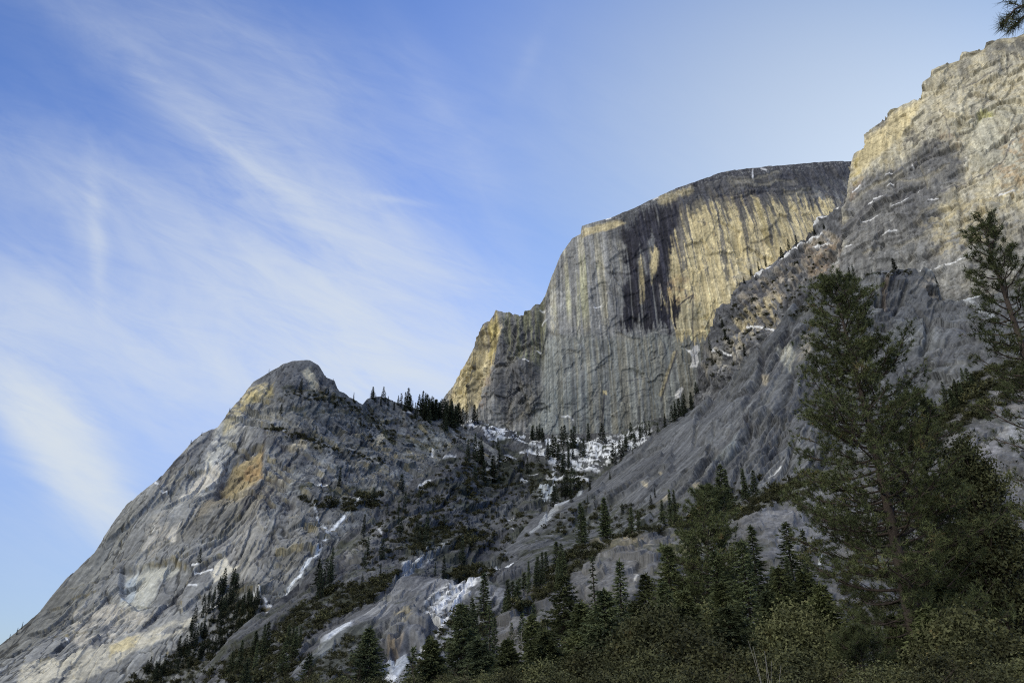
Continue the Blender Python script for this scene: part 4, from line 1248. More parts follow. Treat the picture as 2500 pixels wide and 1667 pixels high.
# ---- open grown long needled pine --------------------------------------
def make_pine(name, H, r0, prof, nb, lean=(0, 0), seed=1, low=.18, tuft=.30, ntuft=26, density=1.0, sub=(5, 8), mat=NEEDLE, dead=10, extra=None, width=.012, paths=()):
    rng = np.random.default_rng(seed)
    root = bpy.data.objects.new(name, None)
    COL.objects.link(root)
    tg, ng = Geo(), Geo()
    bg_ = tg
    axis = trunk_geo(tg, H, r0, lean, .35, 12, rng)
    tb, td = [], []

    def limb(base, az, L, rise, thick, n_sub, tufted=True, gg=bg_):
        f = np.linspace(0, 1, 9)
        kink = rng.uniform(-.55, .55)
        r = L * f
        azs = az + kink * f + .18 * np.sin(f * 6 + rng.uniform(0, 6)) * f
        z = rise * r - .07 * L * np.sin(f * 3.1) + .26 * L * f ** 2.5 * rng.uniform(.2, 1.3)
        p = base + np.stack([np.cos(azs) * r, np.sin(azs) * r, z], -1)
        tube(gg, p, thick * (1 - .85 * f) + .008, 5)
        if not tufted:
            return
        k = int(rng.integers(*n_sub))
        for q in range(k):
            u = 1.0 - (q / k) ** 1.1 * .80
            b0 = np.array([np.interp(u, f, p[:, c]) for c in range(3)])
            sl_ = L * rng.uniform(.14, .36) * (1.2 - .5 * u) + .25
            sa = az + kink * u + rng.uniform(-1.25, 1.25)
            up = rng.uniform(.15, .75)
            dr = unit(np.array([np.cos(sa), np.sin(sa), up]))
            mid = b0 + dr * sl_ * .55 + np.array([0, 0, -.04])
            end = b0 + dr * sl_ + np.array([0, 0, .12 * sl_])
            tube(gg, [b0, mid, end], [.018 + .004 * L, .014, .007], 4)
            for w_ in (1.0, .8, .6, .4):
                if w_ == 1.0 or rng.random() < .85 * density:
                    c = b0 + (end - b0) * w_ + rng.normal(size=3) * (.06 + .05 * L * (w_ < 1))
                    tb.append(c)
                    td.append(unit(dr + np.array([0, 0, .35]) + rng.normal(size=3) * .4))
        tb.append(p[-1])
        td.append(unit(p[-1] - p[-2] + np.array([0, 0, .2])))

    for i in range(nb):
        h = low + (1 - low) * ((i + rng.uniform(0, 1)) / nb) ** .92
        h = min(h, .995)
        L = np.interp(h, *prof) * rng.uniform(.62, 1.18)
        az = i * 2.39996 + rng.uniform(-.5, .5)
        rise = np.interp(h, [0, .35, .8, 1], [-.16, .06, .35, 1.0]) + rng.uniform(-.3, .3)
        limb(axis(h), az, L, rise, .022 + .014 * L, (max(3, int(sub[0] * (.7 + L * .36))), max(5, int(sub[1] * (.8 + L * .40)))))
    for i in range(dead):
        h = rng.uniform(.06, max(low + .25, .3))
        limb(axis(h), rng.uniform(0, 6.28), rng.uniform(.6, 2.0), rng.uniform(-.4, .1), .03, (3, 4), False, bg_)
    if extra is not None:
        for (h, az, L, rise) in extra:
            limb(axis(h), az, L, rise, .03, (6, 9))
    for path in paths:
        q = np.array(path, float)
        tube(bg_, q, np.linspace(.035, .007, len(q)), 5)
        for k in range(1, len(q)):
            for w_ in ((.35, .7, 1.0) if k > 1 else (1.0,)):
                c = q[k - 1] + (q[k] - q[k - 1]) * w_
                dr = unit(q[k] - q[k - 1])
                for e_ in range(2 if k < len(q) - 1 else 1):
                    sd_ = unit(dr + rng.normal(size=3) * (.75 if k < len(q) - 1 else .2))
                    end = c + sd_ * (.22 if w_ < 1 or k < len(q) - 1 else .05)
                    tube(bg_, [c, (c + end) / 2 + np.array([0, 0, -.01]), end], [.008, .006, .004], 4)
                    tb.append(end)
                    td.append(sd_)
                    tb.append(end - sd_ * .06)
                    td.append(sd_)
    tb, td = np.array(tb), np.array(td)
    n = len(tb)
    bases = np.repeat(tb, ntuft, 0)
    ax = np.repeat(td, ntuft, 0)
    dd = unit(ax * rng.uniform(-.1, 1.2, (n * ntuft, 1)) + unit(rng.normal(size=(n * ntuft, 3))) * .95)
    bases = bases + ax * rng.uniform(-.14, .06, (n * ntuft, 1))
    blades(ng, bases, dd, tuft * rng.uniform(.6, 1.1, n * ntuft), np.full(n * ntuft, width), rng)
    link("trunk", tg.mesh("trunk", BARK, True), root)
    link("crown", ng.mesh("crown", mat), root)
    return root


# ---- narrow conifer ---------------------------------------------------
def fir_meshes(H, R, nb, per, leaf, seed, low=.06, power=.8, droop=.28, gap=.25, mat=NEEDLE_DARK, sides=7, r0=None, limbs=True, wid=.5):
    rng = np.random.default_rng(seed)
    tg, cg = Geo(), Geo()
    axis = trunk_geo(tg, H, r0 or H * .014, (rng.normal() * .01 * H, rng.normal() * .01 * H), .12, sides, rng)
    C, D, S = [], [], []
    for i in range(nb):
        h = low + (1 - low) * ((i + rng.random()) / nb)
        L = R * max(.04, (1 - h)) ** power * rng.uniform(1 - gap * 2, 1.12) + .012 * H * (1 - h)
        az = i * 2.39996 + rng.uniform(-.6, .6)
        b0 = axis(min(h, .99))
        d = np.array([np.cos(az), np.sin(az), 0])
        lat = np.array([-d[1], d[0], 0])
        k = max(3, int(per * (.25 + L / R)))
        u = rng.uniform(.08, 1, k) ** .8
        zz = -droop * L * np.sin(u * 1.9) + .10 * L * u ** 3 + (h - .55) * .25 * L * u
        c = b0 + d * (L * u)[:, None] + lat * (rng.normal(size=k) * L * .17 * (1.15 - u))[:, None]
        c[:, 2] += zz + rng.normal(size=k) * .02 * L
        C.append(c)
        D.append(unit(d * .9 + lat * rng.normal(size=(k, 1)) * .7 + np.array([0, 0, -.25]) + rng.normal(size=(k, 3)) * .25))
        S.append(leaf * rng.uniform(.6, 1.3, k) * (1.15 - .45 * u))
        if limbs and L > .25 * R:
            f = np.linspace(0, 1, 5)
            p = b0 + d * (L * .92 * f)[:, None]
            p[:, 2] += -droop * L * np.sin(f * 1.9) + .10 * L * f ** 3
            tube(tg, p, (.012 + .010 * L) * (1 - .8 * f), 3)
    C, D, S = np.concatenate(C), np.concatenate(D), np.concatenate(S)
    blades(cg, C, D, S, S * wid, rng)
    tip = axis(1.0)
    k = 12
    blades(cg, np.repeat(tip[None] - [[0, 0, .03 * H]], k, 0) + rng.normal(size=(k, 3)) * .01 * H, unit(np.array([[0, 0, 1.]]) + rng.normal(size=(k, 3)) * .4), np.full(k, leaf * 1.2), np.full(k, leaf * .4), rng)
    return tg.mesh("trunk", BARKD, True), cg.mesh("crown", mat)


def make_tree(name, meshes, loc, scale=1.0, rz=0.0, sx=1.0):
    root = bpy.data.objects.new(name, None)
    COL.objects.link(root)
    root.location = loc
    root.rotation_euler = (0, 0, rz)
    root.scale = (scale * sx, scale * sx, scale)
    link("trunk", meshes[0], root)
    link("crown", meshes[1], root)
    return root


# ---- round broadleaf / live oak / willow ------------------------------------
def bushy_meshes(H, R, n_cl, per, leaf, seed, low=.1, mat=OLIVE, bare=.0, stems=7):
    rng = np.random.default_rng(seed)
    tg, cg = Geo(), Geo()
    cen = []
    while len(cen) < n_cl:
        p = rng.uniform(-1, 1, 3)
        q = np.linalg.norm(p)
        if q < 1 and q > .35 * rng.random():
            z = low * H + (p[2] * .5 + .5) * (1 - low) * H
            w = np.sin(np.clip((z / H), .05, 1) * np.pi * .86 + .25)
            cen.append([p[0] * R * w, p[1] * R * w, z])
    cen = np.array(cen)
    for k in range(stems):
        c = cen[rng.integers(len(cen))]
        f = np.linspace(0, 1, 6)[:, None]
        b0 = np.array([rng.normal() * .05 * R, rng.normal() * .05 * R, -.2])
        mid = (b0 + c) / 2 + rng.normal(size=3) * .08 * H
        p = b0 * (1 - f) ** 2 + 2 * mid * f * (1 - f) + c * f ** 2
        tube(tg, p, (.010 * H) * (1 - .8 * f[:, 0]) + .004, 5)
    for c in cen:
        s0 = c * np.array([.35, .35, .75])
        tube(tg, [s0, (s0 + c) / 2 + rng.normal(size=3) * .02 * H, c], [.004 * H, .003 * H, .0015 * H], 3)
    sz = .17 * R * rng.uniform(.6, 1.4, n_cl)
    pts = np.repeat(cen, per, 0) + rng.normal(size=(n_cl * per, 3)) * np.repeat(sz, per)[:, None] * np.array([1, 1, .75])
    leaves(cg, pts, leaf * rng.uniform(.6, 1.3, len(pts)), rng)
    return tg.mesh("stems", TWIG, True), cg.mesh("foliage", mat)


def bare_mesh(H, spread, seed, mat=TWIG, depth=4, r0=.06, up=.75):
    rng = np.random.default_rng(seed)
    g = Geo()

    def grow(p, d, L, r, k):
        f = np.linspace(0, 1, 5)
        bend = rng.normal(size=3) * .22 * L
        pts = p + d * (L * f)[:, None] + bend * (f ** 2)[:, None]
        tube(g, pts, r * (1 - .55 * f), 4 if k > 1 else 3)
        if k == 0:
            return
        for q in range(int(rng.integers(3, 6))):
            u = rng.uniform(.25, 1)
            b = np.array([np.interp(u, f, pts[:, c]) for c in range(3)])
            nd = unit(d * up + unit(rng.normal(size=3)) * spread + np.array([0, 0, .18]))
            grow(b, nd, L * rng.uniform(.42, .68), r * .5, k - 1)
    grow(np.array([0, 0, -.2]), unit(np.array([rng.normal() * .08, rng.normal() * .08, 1])), H * .5, r0, depth)
    return g.mesh("twigs", mat, True)


def base_at(px, Y, py=1667):
    p = at(px, py, Y)
    return Vector((p[0], Y, float(ground_z(p[0], Y))))


def height_to(px, py, Y):
    return float(at(px, py, Y)[2])


# ---- foreground pines ----------------------------------------------------------
def copy_tree(o, loc, scale, rz, label, group=None):
    c = o.copy()
    COL.objects.link(c)
    c.location, c.scale = loc, scale
    c.rotation_euler = (0, 0, rz)
    c["label"] = label
    if group:
        c["group"] = group
    for ch in list(o.children):
        k = ch.copy()
        COL.objects.link(k)
        k.parent = c
    return c


Yp = 50.0
b0, t0 = base_at(2264, Yp), at(2042, 684, Yp)
pine = make_pine("pine_tree", t0[2] - b0.z, .46, ([.12, .25, .4, .55, .7, .85, .95, 1.0], [4.2, 5.2, 5.0, 4.3, 3.4, 2.4, 1.5, .6]), 160,
                 (t0[0] - b0.x, .4), 21, .14, .36, 22, 1.0, (5, 8), width=.036)
pine.location = b0
tag(pine, "tall leaning long needled pine, the tallest tree standing free before the granite slab", "pine tree")

Yp = 58.0
b1, t1 = base_at(2380, Yp), at(2226, 968, Yp)
o = make_pine("pine_tree", t1[2] - b1.z, .34, ([.1, .3, .5, .7, .9, 1.0], [3.8, 4.5, 3.9, 2.9, 1.5, .5]), 110, (t1[0] - b1.x, .5), 22, .08, .38, 20, 1.0, (5, 8), width=.040)
o.location = b1
tag(o, "second bushy pine close behind the right side of the tallest pine", "pine tree")

Yp = 36.0
b2, t2 = base_at(2748, Yp), at(2402, 538, Yp)
o = make_pine("pine_tree", t2[2] - b2.z, .38, ([.3, .45, .6, .75, .9, 1.0], [2.3, 2.3, 2.1, 1.7, 1.0, .4]), 90, (t2[0] - b2.x, .2), 23, .34, .30, 24, .9, (4, 6), width=.026)
o.location = b2
tag(o, "dark pine at the right edge with its crown before the tan wall", "pine tree")

Yp = 9.6
tgt = at(2425, 50, 9.0)
b3 = Vector((12.6, Yp, float(ground_z(12.6, Yp))))
Hh = 19.0
hb = (tgt[2] - 1.05 - b3.z) / Hh
o = make_pine("pine_tree", Hh, .34, ([.3, .5, .7, .9, 1.0], [2.0, 2.1, 1.9, 1.2, .4]), 60, (0, 0), 24, .34, .22, 34, 1.0, (4, 6),
              width=.009, dead=4,
              paths=[[(0, 0, Hh * hb - .2)] + [tuple(at(a_, c_, y_) - np.array(b3)) for a_, c_, y_ in ((2720, 20, 9.3), (2600, -4, 9.1), (2530, -2, 9.0), (2478, 22, 8.9), (2446, 60, 8.85))],
                     [tuple(at(a_, c_, y_) - np.array(b3)) for a_, c_, y_ in ((2600, -4, 9.1), (2545, 20, 9.2), (2502, 38, 9.25), (2488, 52, 9.3))]])
o.location = b3
tag(o, "near pine reaching one needled branch into the top right corner", "pine tree")

# ---- other foreground trees: (px, top py, base Y, kind, width px, label) -------------------
FG = [
    (892, 1532, 92, "fir", 150, "broad dark conifer before the wet slab, lower left of the frozen patch"),
    (749, 1600, 88, "thin", 90, "small dark conifer left of the pale wet slab, only its tip showing"),
    (1004, 1580, 98, "thin", 95, "thin conifer before the white ice at the foot of the wet slab"),
    (1126, 1474, 86, "fir", 175, "tall full conifer right of the wet slab's white ice patch"),
    (1196, 1478, 104, "thin", 80, "sparse narrow conifer just right of the full conifer by the wet slab"),
    (1378, 1402, 80, "fir", 215, "wide olive conifer below the rock roof in the lower middle"),
    (1463, 1356, 96, "thin", 100, "sparse thin conifer between the wide olive conifer and the dark spruce"),
    (1527, 1368, 76, "spruce", 130, "slender dark spruce with a sharp tip before the pale broken rock"),
    (1728, 1196, 84, "pine", 210, "loose crowned pine with visible trunk left of the tallest pine"),
    (1851, 1318, 78, "fir", 170, "pointed green conifer between the loose pine and the bare rock face"),
    (1932, 1384, 64, "fir", 260, "broad bushy conifer at the left foot of the tallest pine"),
    (2040, 1425, 60, "fir", 230, "dense dark conifer tucked under the tallest pine's left limbs"),
    (2494, 1066, 52, "oak", 200, "rounded olive tree cut by the right edge below the dark pine"),
    (2440, 1330, 56, "oak", 260, "wide olive tree low at the right edge under the rounded tree"),
    (2340, 1420, 50, "fir", 220, "dusky conifer right of the tallest pine's lower trunk"),
    (1640, 1420, 74, "fir", 170, "green conifer left of the pointed one, below the loose pine"),
    (1790, 1420, 66, "fir", 190, "dark conifer between the broad bushy one and the loose pine"),
    (1300, 1500, 90, "fir", 130, "small olive conifer left of the wide olive conifer"),
    (600, 1610, 110, "thin", 70, "faint thin conifer low at the left above the brush"),
    (2110, 1552, 40, "young", 190, "young pine with long needles before the tallest pine's trunk"),
    (1560, 1470, 84, "fir", 190, "olive conifer right of the dark spruce before the broken rock"),
    (1420, 1500, 72, "fir", 210, "low wide conifer between the wide olive conifer and the dark spruce"),
    (1700, 1480, 70, "oak", 230, "rounded olive oak below the loose crowned pine"),
    (1960, 1490, 52, "oak", 220, "low rounded oak at the left foot of the tallest pine's trunk"),
    (2380, 1500, 44, "oak", 240, "low spreading oak at the bottom right"),
    (1240, 1560, 78, "fir", 150, "low olive conifer below the leafless pale tree"),
    (1652, 1330, 82, "fir", 190, "tall olive conifer just left of the loose crowned pine's foot"),
    (1775, 1345, 80, "fir", 200, "tall green conifer just right of the loose crowned pine"),
    (1584, 1400, 84, "fir", 180, "olive conifer left of the tall one by the loose crowned pine"),
    (2000, 1392, 66, "fir", 220, "tall bushy conifer behind the left foot of the tallest pine"),
    (1900, 1440, 58, "fir", 220, "broad olive conifer in the front row below the bare rock face"),
    (1690, 1440, 60, "fir", 220, "broad conifer in the front row below the loose crowned pine"),
    (1430, 1470, 62, "fir", 220, "broad conifer in the front row below the sparse thin one"),
    (1480, 1440, 58, "fir", 230, "bushy olive conifer in front of the dark spruce's foot"),
    (1620, 1500, 50, "oak", 260, "round olive oak in the bottom row below the broken rock"),
    (1330, 1540, 54, "fir", 200, "low bushy conifer at the bottom below the small olive conifer"),
    (1800, 1480, 50, "fir", 230, "bushy conifer in the bottom row left of the tallest pine"),
    (1050, 1560, 66, "fir", 150, "low olive conifer at the bottom under the full conifer"),
    (2300, 1480, 46, "fir", 240, "bushy olive conifer in the bottom row right of the big trunk"),
    (1170, 1560, 58, "fir", 160, "broad low conifer at the bottom by the sparse narrow one"),
    (2210, 1500, 56, "fir", 190, "dark conifer behind the tallest pine's lower trunk"),
]
for k, (px, py, Y, kind, wpx, label) in enumerate(FG):
    bb = base_at(px, Y)
    H = height_to(px, py, Y) - bb.z
    dep = Y / (CP + .3 * SP)
    R = wpx / F_PX * dep * .52
    if kind == "pine":
        lean = at(px, py, Y)[0] - bb.x
        o = make_pine("pine_tree", H, .26, ([.2, .4, .6, .8, .93, 1.0], [R * .9, R, R * .85, R * .6, R * .35, .4]), 105, (lean, 0), 40 + k, .2, .46, 18, .9, (5, 7), width=.055, dead=14)
        o.location = bb
        tag(o, label, "pine tree")
        continue
    if kind == "young":
        o = make_pine("pine_tree", H, .10, ([.0, .3, .6, .85, 1.0], [R, R * .95, R * .7, R * .4, .2]), 60, (0, 0), 40 + k, .05, .28, 30, 1.0, (4, 6), width=.024, dead=0)
        o.location = bb
        tag(o, label, "pine tree")
        continue
    if kind == "oak":
        ms_ = bushy_meshes(H, R, 300, 130, .20, 60 + k, .05, OLIVE)
        o = bpy.data.objects.new("oak_tree", None)
        COL.objects.link(o)
        o.location = bb
        link("trunk", ms_[0], o)
        link("crown", ms_[1], o)
        tag(o, label, "oak tree")
        continue
    if kind == "fir":
        ms_ = fir_meshes(H, R, 230, 85, .42, 80 + k, .02, .62, .22, .24, NEEDLE if k % 3 else NEEDLE_DARK, wid=.32)
    elif kind == "spruce":
        ms_ = fir_meshes(H, R, 170, 62, .40, 80 + k, .03, .80, .34, .22, NEEDLE_DARK, wid=.32)
    else:
        ms_ = fir_meshes(H, R, 95, 36, .42, 80 + k, .05, .75, .30, .38, NEEDLE_DARK, wid=.34)
    o = make_tree("conifer_tree", ms_, bb)
    tag(o, label, "conifer")

# bare trees and dry stems
for px, py, Y, lab, r0, dp, mt in ((1246, 1508, 84, "leafless tree with a thin pale trunk between the narrow conifers", .11, 4, PALE),
                                   (2440, 1180, 54, "leafless twiggy tree before the grey rock at the right", .07, 4, TWIG)):
    bb = base_at(px, Y)
    H = height_to(px, py, Y) - bb.z
    o = tag(link("bare_tree", bare_mesh(H * .95, .62, 300 + px, mt, dp, r0), None, bb), lab, "bare tree")
bb = base_at(1872, 26)
g = Geo()
rng = np.random.default_rng(5)
for q in range(6):
    Hs = (height_to(1872, 1548 + q * 12, 26) - bb.z)
    f = np.linspace(0, 1, 7)
    x0 = rng.normal() * .12
    tube(g, np.stack([x0 + .16 * (q - 2.5) * f ** 2, rng.normal() * .2 + 0 * f, Hs * f - .2], -1), .013 * (1 - .7 * f), 4)
tag(link("dry_stems", g.mesh("dry_stems", PALE, True), None, bb), "few tall dry pale stems standing at the bottom edge left of the big pine", "dry plant")

# thicket along the valley floor: every willow and bush of its own
W1 = [bushy_meshes(4.2, 2.4, 150, 80, .15, 400 + k, .02, OLIVE if k % 2 else BRUSHL, stems=9) for k in range(4)]
W2 = [bare_mesh(4.4, .8, 440 + k, TWIG, 4, .035, .7) for k in range(3)]
TH = [(1675, 1528, 44), (1590, 1580, 40), (1760, 1560, 38), (1500, 1590, 46), (1420, 1575, 52), (1330, 1600, 44), (1250, 1610, 54), (1180, 1620, 50), (1090, 1630, 58), (1010, 1640, 54),
      (930, 1640, 60), (840, 1645, 58), (1850, 1580, 36), (1950, 1570, 40), (2040, 1600, 36), (2160, 1600, 34), (2290, 1585, 36), (2380, 1560, 40), (2460, 1540, 42), (2420, 1610, 32), (2250, 1625, 30),
      (1560, 1625, 34), (1700, 1615, 33), (1640, 1640, 30), (1460, 1640, 34), (1360, 1645, 36), (1810, 1640, 29), (1920, 1635, 30), (760, 1650, 62), (2500, 1600, 34), (700, 1652, 70), (1120, 1650, 44), (1240, 1650, 40)]
for k, (px, py, Y) in enumerate(TH):
    bb = base_at(px, Y)
    H = height_to(px, min(py + 22, 1655), Y) - bb.z
    ms_ = W1[k % 4]
    sc = H / 4.2
    o = bpy.data.objects.new("willow_bush", None)
    COL.objects.link(o)
    o.location = bb
    o.scale = (sc * 1.25, sc * 1.25, sc)
    o.rotation_euler = (0, 0, k * 1.7)
    link("stems", ms_[0], o)
    link("foliage", ms_[1], o)
    tag(o, "rounded olive bush in the thicket along the bottom edge below the conifers", "bush", "olive bushes of the bottom thicket")
for k in range(12):
    px = 700 + 1800 * ((k * .618) % 1)
    Y = 27 + 16 * ((k * .377) % 1)
    bb = base_at(px, Y)
    H = (height_to(px, 1570 + 60 * ((k * .71) % 1), Y) - bb.z)
    o = link("bare_shrub", W2[k % 3], None, bb)
    o.scale = (H / 4.2,) * 3
    o.rotation_euler = (0, 0, k * 2.1)
    tag(o, "leafless brown shrub of fine twigs among the bottom thicket", "bare shrub", "leafless shrubs of the bottom thicket")

# ---- conifers on the slopes -------------------------------------------------
FAR = [fir_meshes(30, (4.6, 3.6, 6.0, 4.0, 6.8)[k], (90, 80, 110, 50, 100)[k], 15, 1.9, 500 + k, (.05, .12, .03, .22, .04)[k], (.8, .7, .9, .65, .75)[k], .3, .3, NEEDLE_FAR, 5, .35, False, .42) for k in range(5)]
FARN = [fir_meshes(20, (3.4, 2.8, 4.2)[k], 110, 26, 1.1, 520 + k, .04, (.75, .8, .65)[k], .3, .3, NEEDLE_DARK, 6, .28, False, .42) for k in range(3)]
n_far = 0


def stand(mass, spots, hpx, label, group, near=False, jit=.25, seed=0):
    """one conifer for each spot; hpx is the height it shows."""
    global n_far
    rng = np.random.default_rng(seed)
    for i, (px, py) in enumerate(spots):
        p = mass.where(px, py)
        dep = p[1] * CP + (p[2] - 1.7) * SP
        hh = hpx[i] if isinstance(hpx, (list, tuple)) else hpx * rng.uniform(1 - jit, 1 + jit)
        H = hh / F_PX * dep * 1.08
        ms_ = (FARN if near else FAR)[int(rng.integers(3 if near else 5))]
        s_ = H / (20 if near else 30)
        o = make_tree("conifer_tree", ms_, p - np.array([0, 0, .02 * H]), s_ * .92, rng.uniform(0, 6.28), rng.uniform(.8, 1.55))
        tag(o, label, "conifer", group)
        n_far += 1


def scatter(poly, n, seed):
    rng = np.random.default_rng(seed)
    P_ = np.array(poly, float)
    out = []
    while len(out) < n:
        q = rng.uniform(P_.min(0), P_.max(0), (64, 2))
        out += [tuple(v) for v in q[poly_sdf(q[:, 0], q[:, 1], poly) > 0]]
    return out[:n]


def along(pts, n, seed, jx=6, jy=4):
    rng = np.random.default_rng(seed)
    p = np.array(pts, float)
    s = np.r_[0, np.cumsum(np.linalg.norm(np.diff(p, axis=0), axis=1))]
    u = (np.arange(n) + rng.uniform(.2, .8, n)) / n * s[-1]
    return [(np.interp(v, s, p[:, 0]) + rng.normal() * jx, np.interp(v, s, p[:, 1]) + rng.normal() * jy) for v in u]


row = [905, 911, 917, 930, 935, 941, 946, 962, 972, 978, 988, 991, 995, 1001, 1006, 1018, 1022, 1027, 1031, 1036, 1043, 1048, 1054]
stand(peak, [(x_, 968 + (x_ - 905) * .31 + (k % 4) * 5) for k, x_ in enumerate(row)], [22, 26, 20, 30, 36, 29, 25, 22, 26, 38, 50, 46, 52, 40, 32, 36, 44, 40, 48, 38, 52, 43, 48],
      "small dark conifer in the row along the saddle right of the left peak", "conifers along the saddle", seed=1)
stand(peak, along([(1030, 1012), (1080, 1028), (1118, 1040)], 48, 2, 10, 10), 47, "tall dark conifer in the dense clump at the right end of the saddle", "conifers of the saddle clump", seed=2, jit=.2)
stand(peak, [(908, 972), (862, 978), (812, 940), (1000, 1000)], [30, 22, 16, 40], "small lone conifer on the notch beside the left peak's summit knob", "conifers by the summit notch", seed=3)
stand(peak, [(684, 1015), (734, 948), (800, 965), (770, 1060), (828, 1190), (980, 1195), (910, 1225), (880, 1040)], [30, 26, 22, 20, 50, 40, 36, 22], "dark conifer standing alone on a ledge of the left peak's right flank", "conifers on the left peak's ledges", seed=4)
stand(peak, [(22, 1562), (40, 1548), (52, 1536), (936 - 470, 1084), (492, 1062), (560, 1006), (655, 908)], [14, 16, 18, 10, 10, 12, 10], "tiny tree on the skyline of the left peak's long ridge", "tiny trees on the left ridge", seed=5)
stand(peak, scatter([(520, 1455), (570, 1425), (625, 1450), (600, 1500), (540, 1540), (480, 1570)], 18, 6), 38, "dark conifer in the wood on the lower flank of the left peak", "conifers of the lower left wood", seed=6)
stand(peak, [(545, 1440), (560, 1430), (575, 1440), (486, 1372)], [50, 44, 40, 34], "taller conifer topping the wood on the left peak's lower flank", "taller conifers of the lower left wood", seed=7)
stand(slope, [(1136, 1030), (1158, 1032), (1166, 1034)], [52, 46, 38], "conifer beside the snow at the far left foot of the great dome", "conifers at the dome's left foot", seed=8)
stand(slope, scatter([(1285, 1055), (1330, 1068), (1325, 1080), (1290, 1075)], 9, 9), 30, "small conifer in the clump in the snow below the dome's corner", "conifers below the dome's corner", seed=9)
stand(slope, [(1370, 1090), (1378, 1088), (1396, 1092), (1405, 1090), (1437, 1085), (1472, 1080), (1348, 1120), (1356, 1118), (1340, 1125), (1388, 1115), (1418, 1118), (1425, 1116), (1365, 1122), (1400, 1120)],
      [50, 54, 48, 54, 54, 50, 60, 56, 54, 42, 46, 48, 40, 40], "tall conifer standing in the snow at the foot of the great dome", "tall conifers at the dome's foot", seed=10)
stand(slope, scatter([(1535, 1065), (1600, 1050), (1560, 1100), (1490, 1140)], 14, 11), 44, "conifer at the right end of the snow against the diagonal slab", "conifers between snow and slab", seed=11)
stand(slope, scatter([(1130, 1130), (1210, 1110), (1240, 1160), (1200, 1180), (1150, 1180)], 12, 12), 56, "dark conifer on the left side of the brushy gully", "conifers of the gully's left side", seed=12)
stand(slope, scatter([(1250, 1120), (1330, 1110), (1420, 1140), (1400, 1190), (1300, 1170)], 12, 13), 36, "conifer in the middle of the brushy gully below the snow", "conifers of the gully's middle", seed=13)
stand(slope, scatter([(1370, 1170), (1420, 1190), (1390, 1230), (1340, 1250)], 8, 14), 46, "conifer along the gully's right edge beside the slab", "conifers by the slab's left edge", seed=14)
stand(slope, scatter([(860, 1330), (1000, 1200), (1200, 1250), (1180, 1400), (950, 1440), (780, 1480)], 24, 15), 40, "scattered dark conifer on the brushy slope in the lower middle", "conifers of the brushy slope", seed=15, jit=.4)
stand(slope, scatter([(770, 1430), (830, 1400), (820, 1470), (775, 1490)], 8, 16), 62, "dark conifer in the clump right of the icy channel", "conifers right of the icy channel", seed=16)
stand(spur, [(1945, 604), (1928, 612), (1910, 628), (1868, 652), (1853, 660), (1832, 676), (1818, 692), (1808, 704), (1990, 572), (2012, 560)], [34, 34, 30, 30, 24, 22, 18, 18, 20, 16], "small conifer on the crest of the snowy brown ridge before the tan face", "conifers on the brown ridge's crest", seed=17)
stand(spur, [(1765, 800), (1772, 830), (1735, 860), (1740, 890), (1700, 960), (1690, 1000), (1780, 840), (1820, 870), (1660, 1018), (1672, 1012), (1640, 1030), (1650, 1025)], [26, 30, 34, 30, 30, 46, 24, 30, 50, 54, 44, 48], "dark conifer on the brown ridge's steep left edge", "conifers on the brown ridge's edge", seed=18)
stand(slab, [(1625, 1042), (1650, 1028), (1668, 1016), (1605, 1060), (1690, 1000)], [36, 42, 40, 30, 34], "conifer on the upper edge of the diagonal slab against the dome", "conifers on the slab's upper edge", seed=19)
stand(slab, [(2086, 674), (2076, 676), (2186, 668), (2290, 700), (2060, 680), (2130, 672), (2150, 670)], [44, 36, 46, 26, 16, 20, 16], "dark conifer on the ledge between the slab and the tan wall", "conifers on the wall's ledge", seed=20)
stand(slab, [(1440, 1200), (1452, 1240), (1434, 1232), (1520, 1255), (1395, 1225), (1490, 1170), (1600, 1215), (1545, 1110), (1590, 1240)], [30, 34, 26, 28, 24, 20, 26, 18, 34], "small conifer alone on the smooth diagonal slab", "conifers on the diagonal slab", seed=21)
stand(bench, [(1408, 1310), (1420, 1312), (1482, 1308), (1478, 1306), (1540, 1296), (1640, 1275), (1648, 1272), (1770, 1225), (1780, 1222), (1820, 1205), (1835, 1200), (1760, 1236), (1560, 1294), (1620, 1280)],
      [100, 86, 96, 70, 62, 84, 80, 110, 96, 76, 64, 80, 50, 60], "conifer on the front edge of the rock bench below the diagonal slab", "conifers on the rock bench's edge", True, seed=22)
stand(bench, scatter([(1290, 1440), (1360, 1380), (1400, 1400), (1330, 1480), (1270, 1510)], 10, 23), 70, "conifer on the left shoulder of the rock bench", "conifers on the bench's left shoulder", True, seed=23)
stand(bench, scatter([(2240, 1060), (2300, 990), (2360, 940), (2400, 960), (2300, 1060)], 16, 24), 60, "conifer in the brush on the bench right of the tallest pine", "conifers on the bench at the right", True, seed=24, jit=.35)
stand(bench, scatter([(1600, 1480), (1800, 1400), (2000, 1350), (2100, 1300), (2100, 1480), (1650, 1540)], 12, 25), 140, "dark conifer in the wood at the foot of the rock bench", "conifers at the bench's foot", True, seed=25)
stand(apron, scatter([(1150, 1500), (1250, 1470), (1340, 1560), (1300, 1620), (1140, 1600)], 16, 26), 90, "dark conifer in the wood right of the wet slab", "conifers right of the wet slab", True, seed=26)
stand(slope, scatter([(600, 1580), (700, 1560), (760, 1590), (700, 1650), (560, 1650)], 14, 27), 60, "dark conifer in the brush left of the wet slab", "conifers left of the wet slab", True, seed=27)

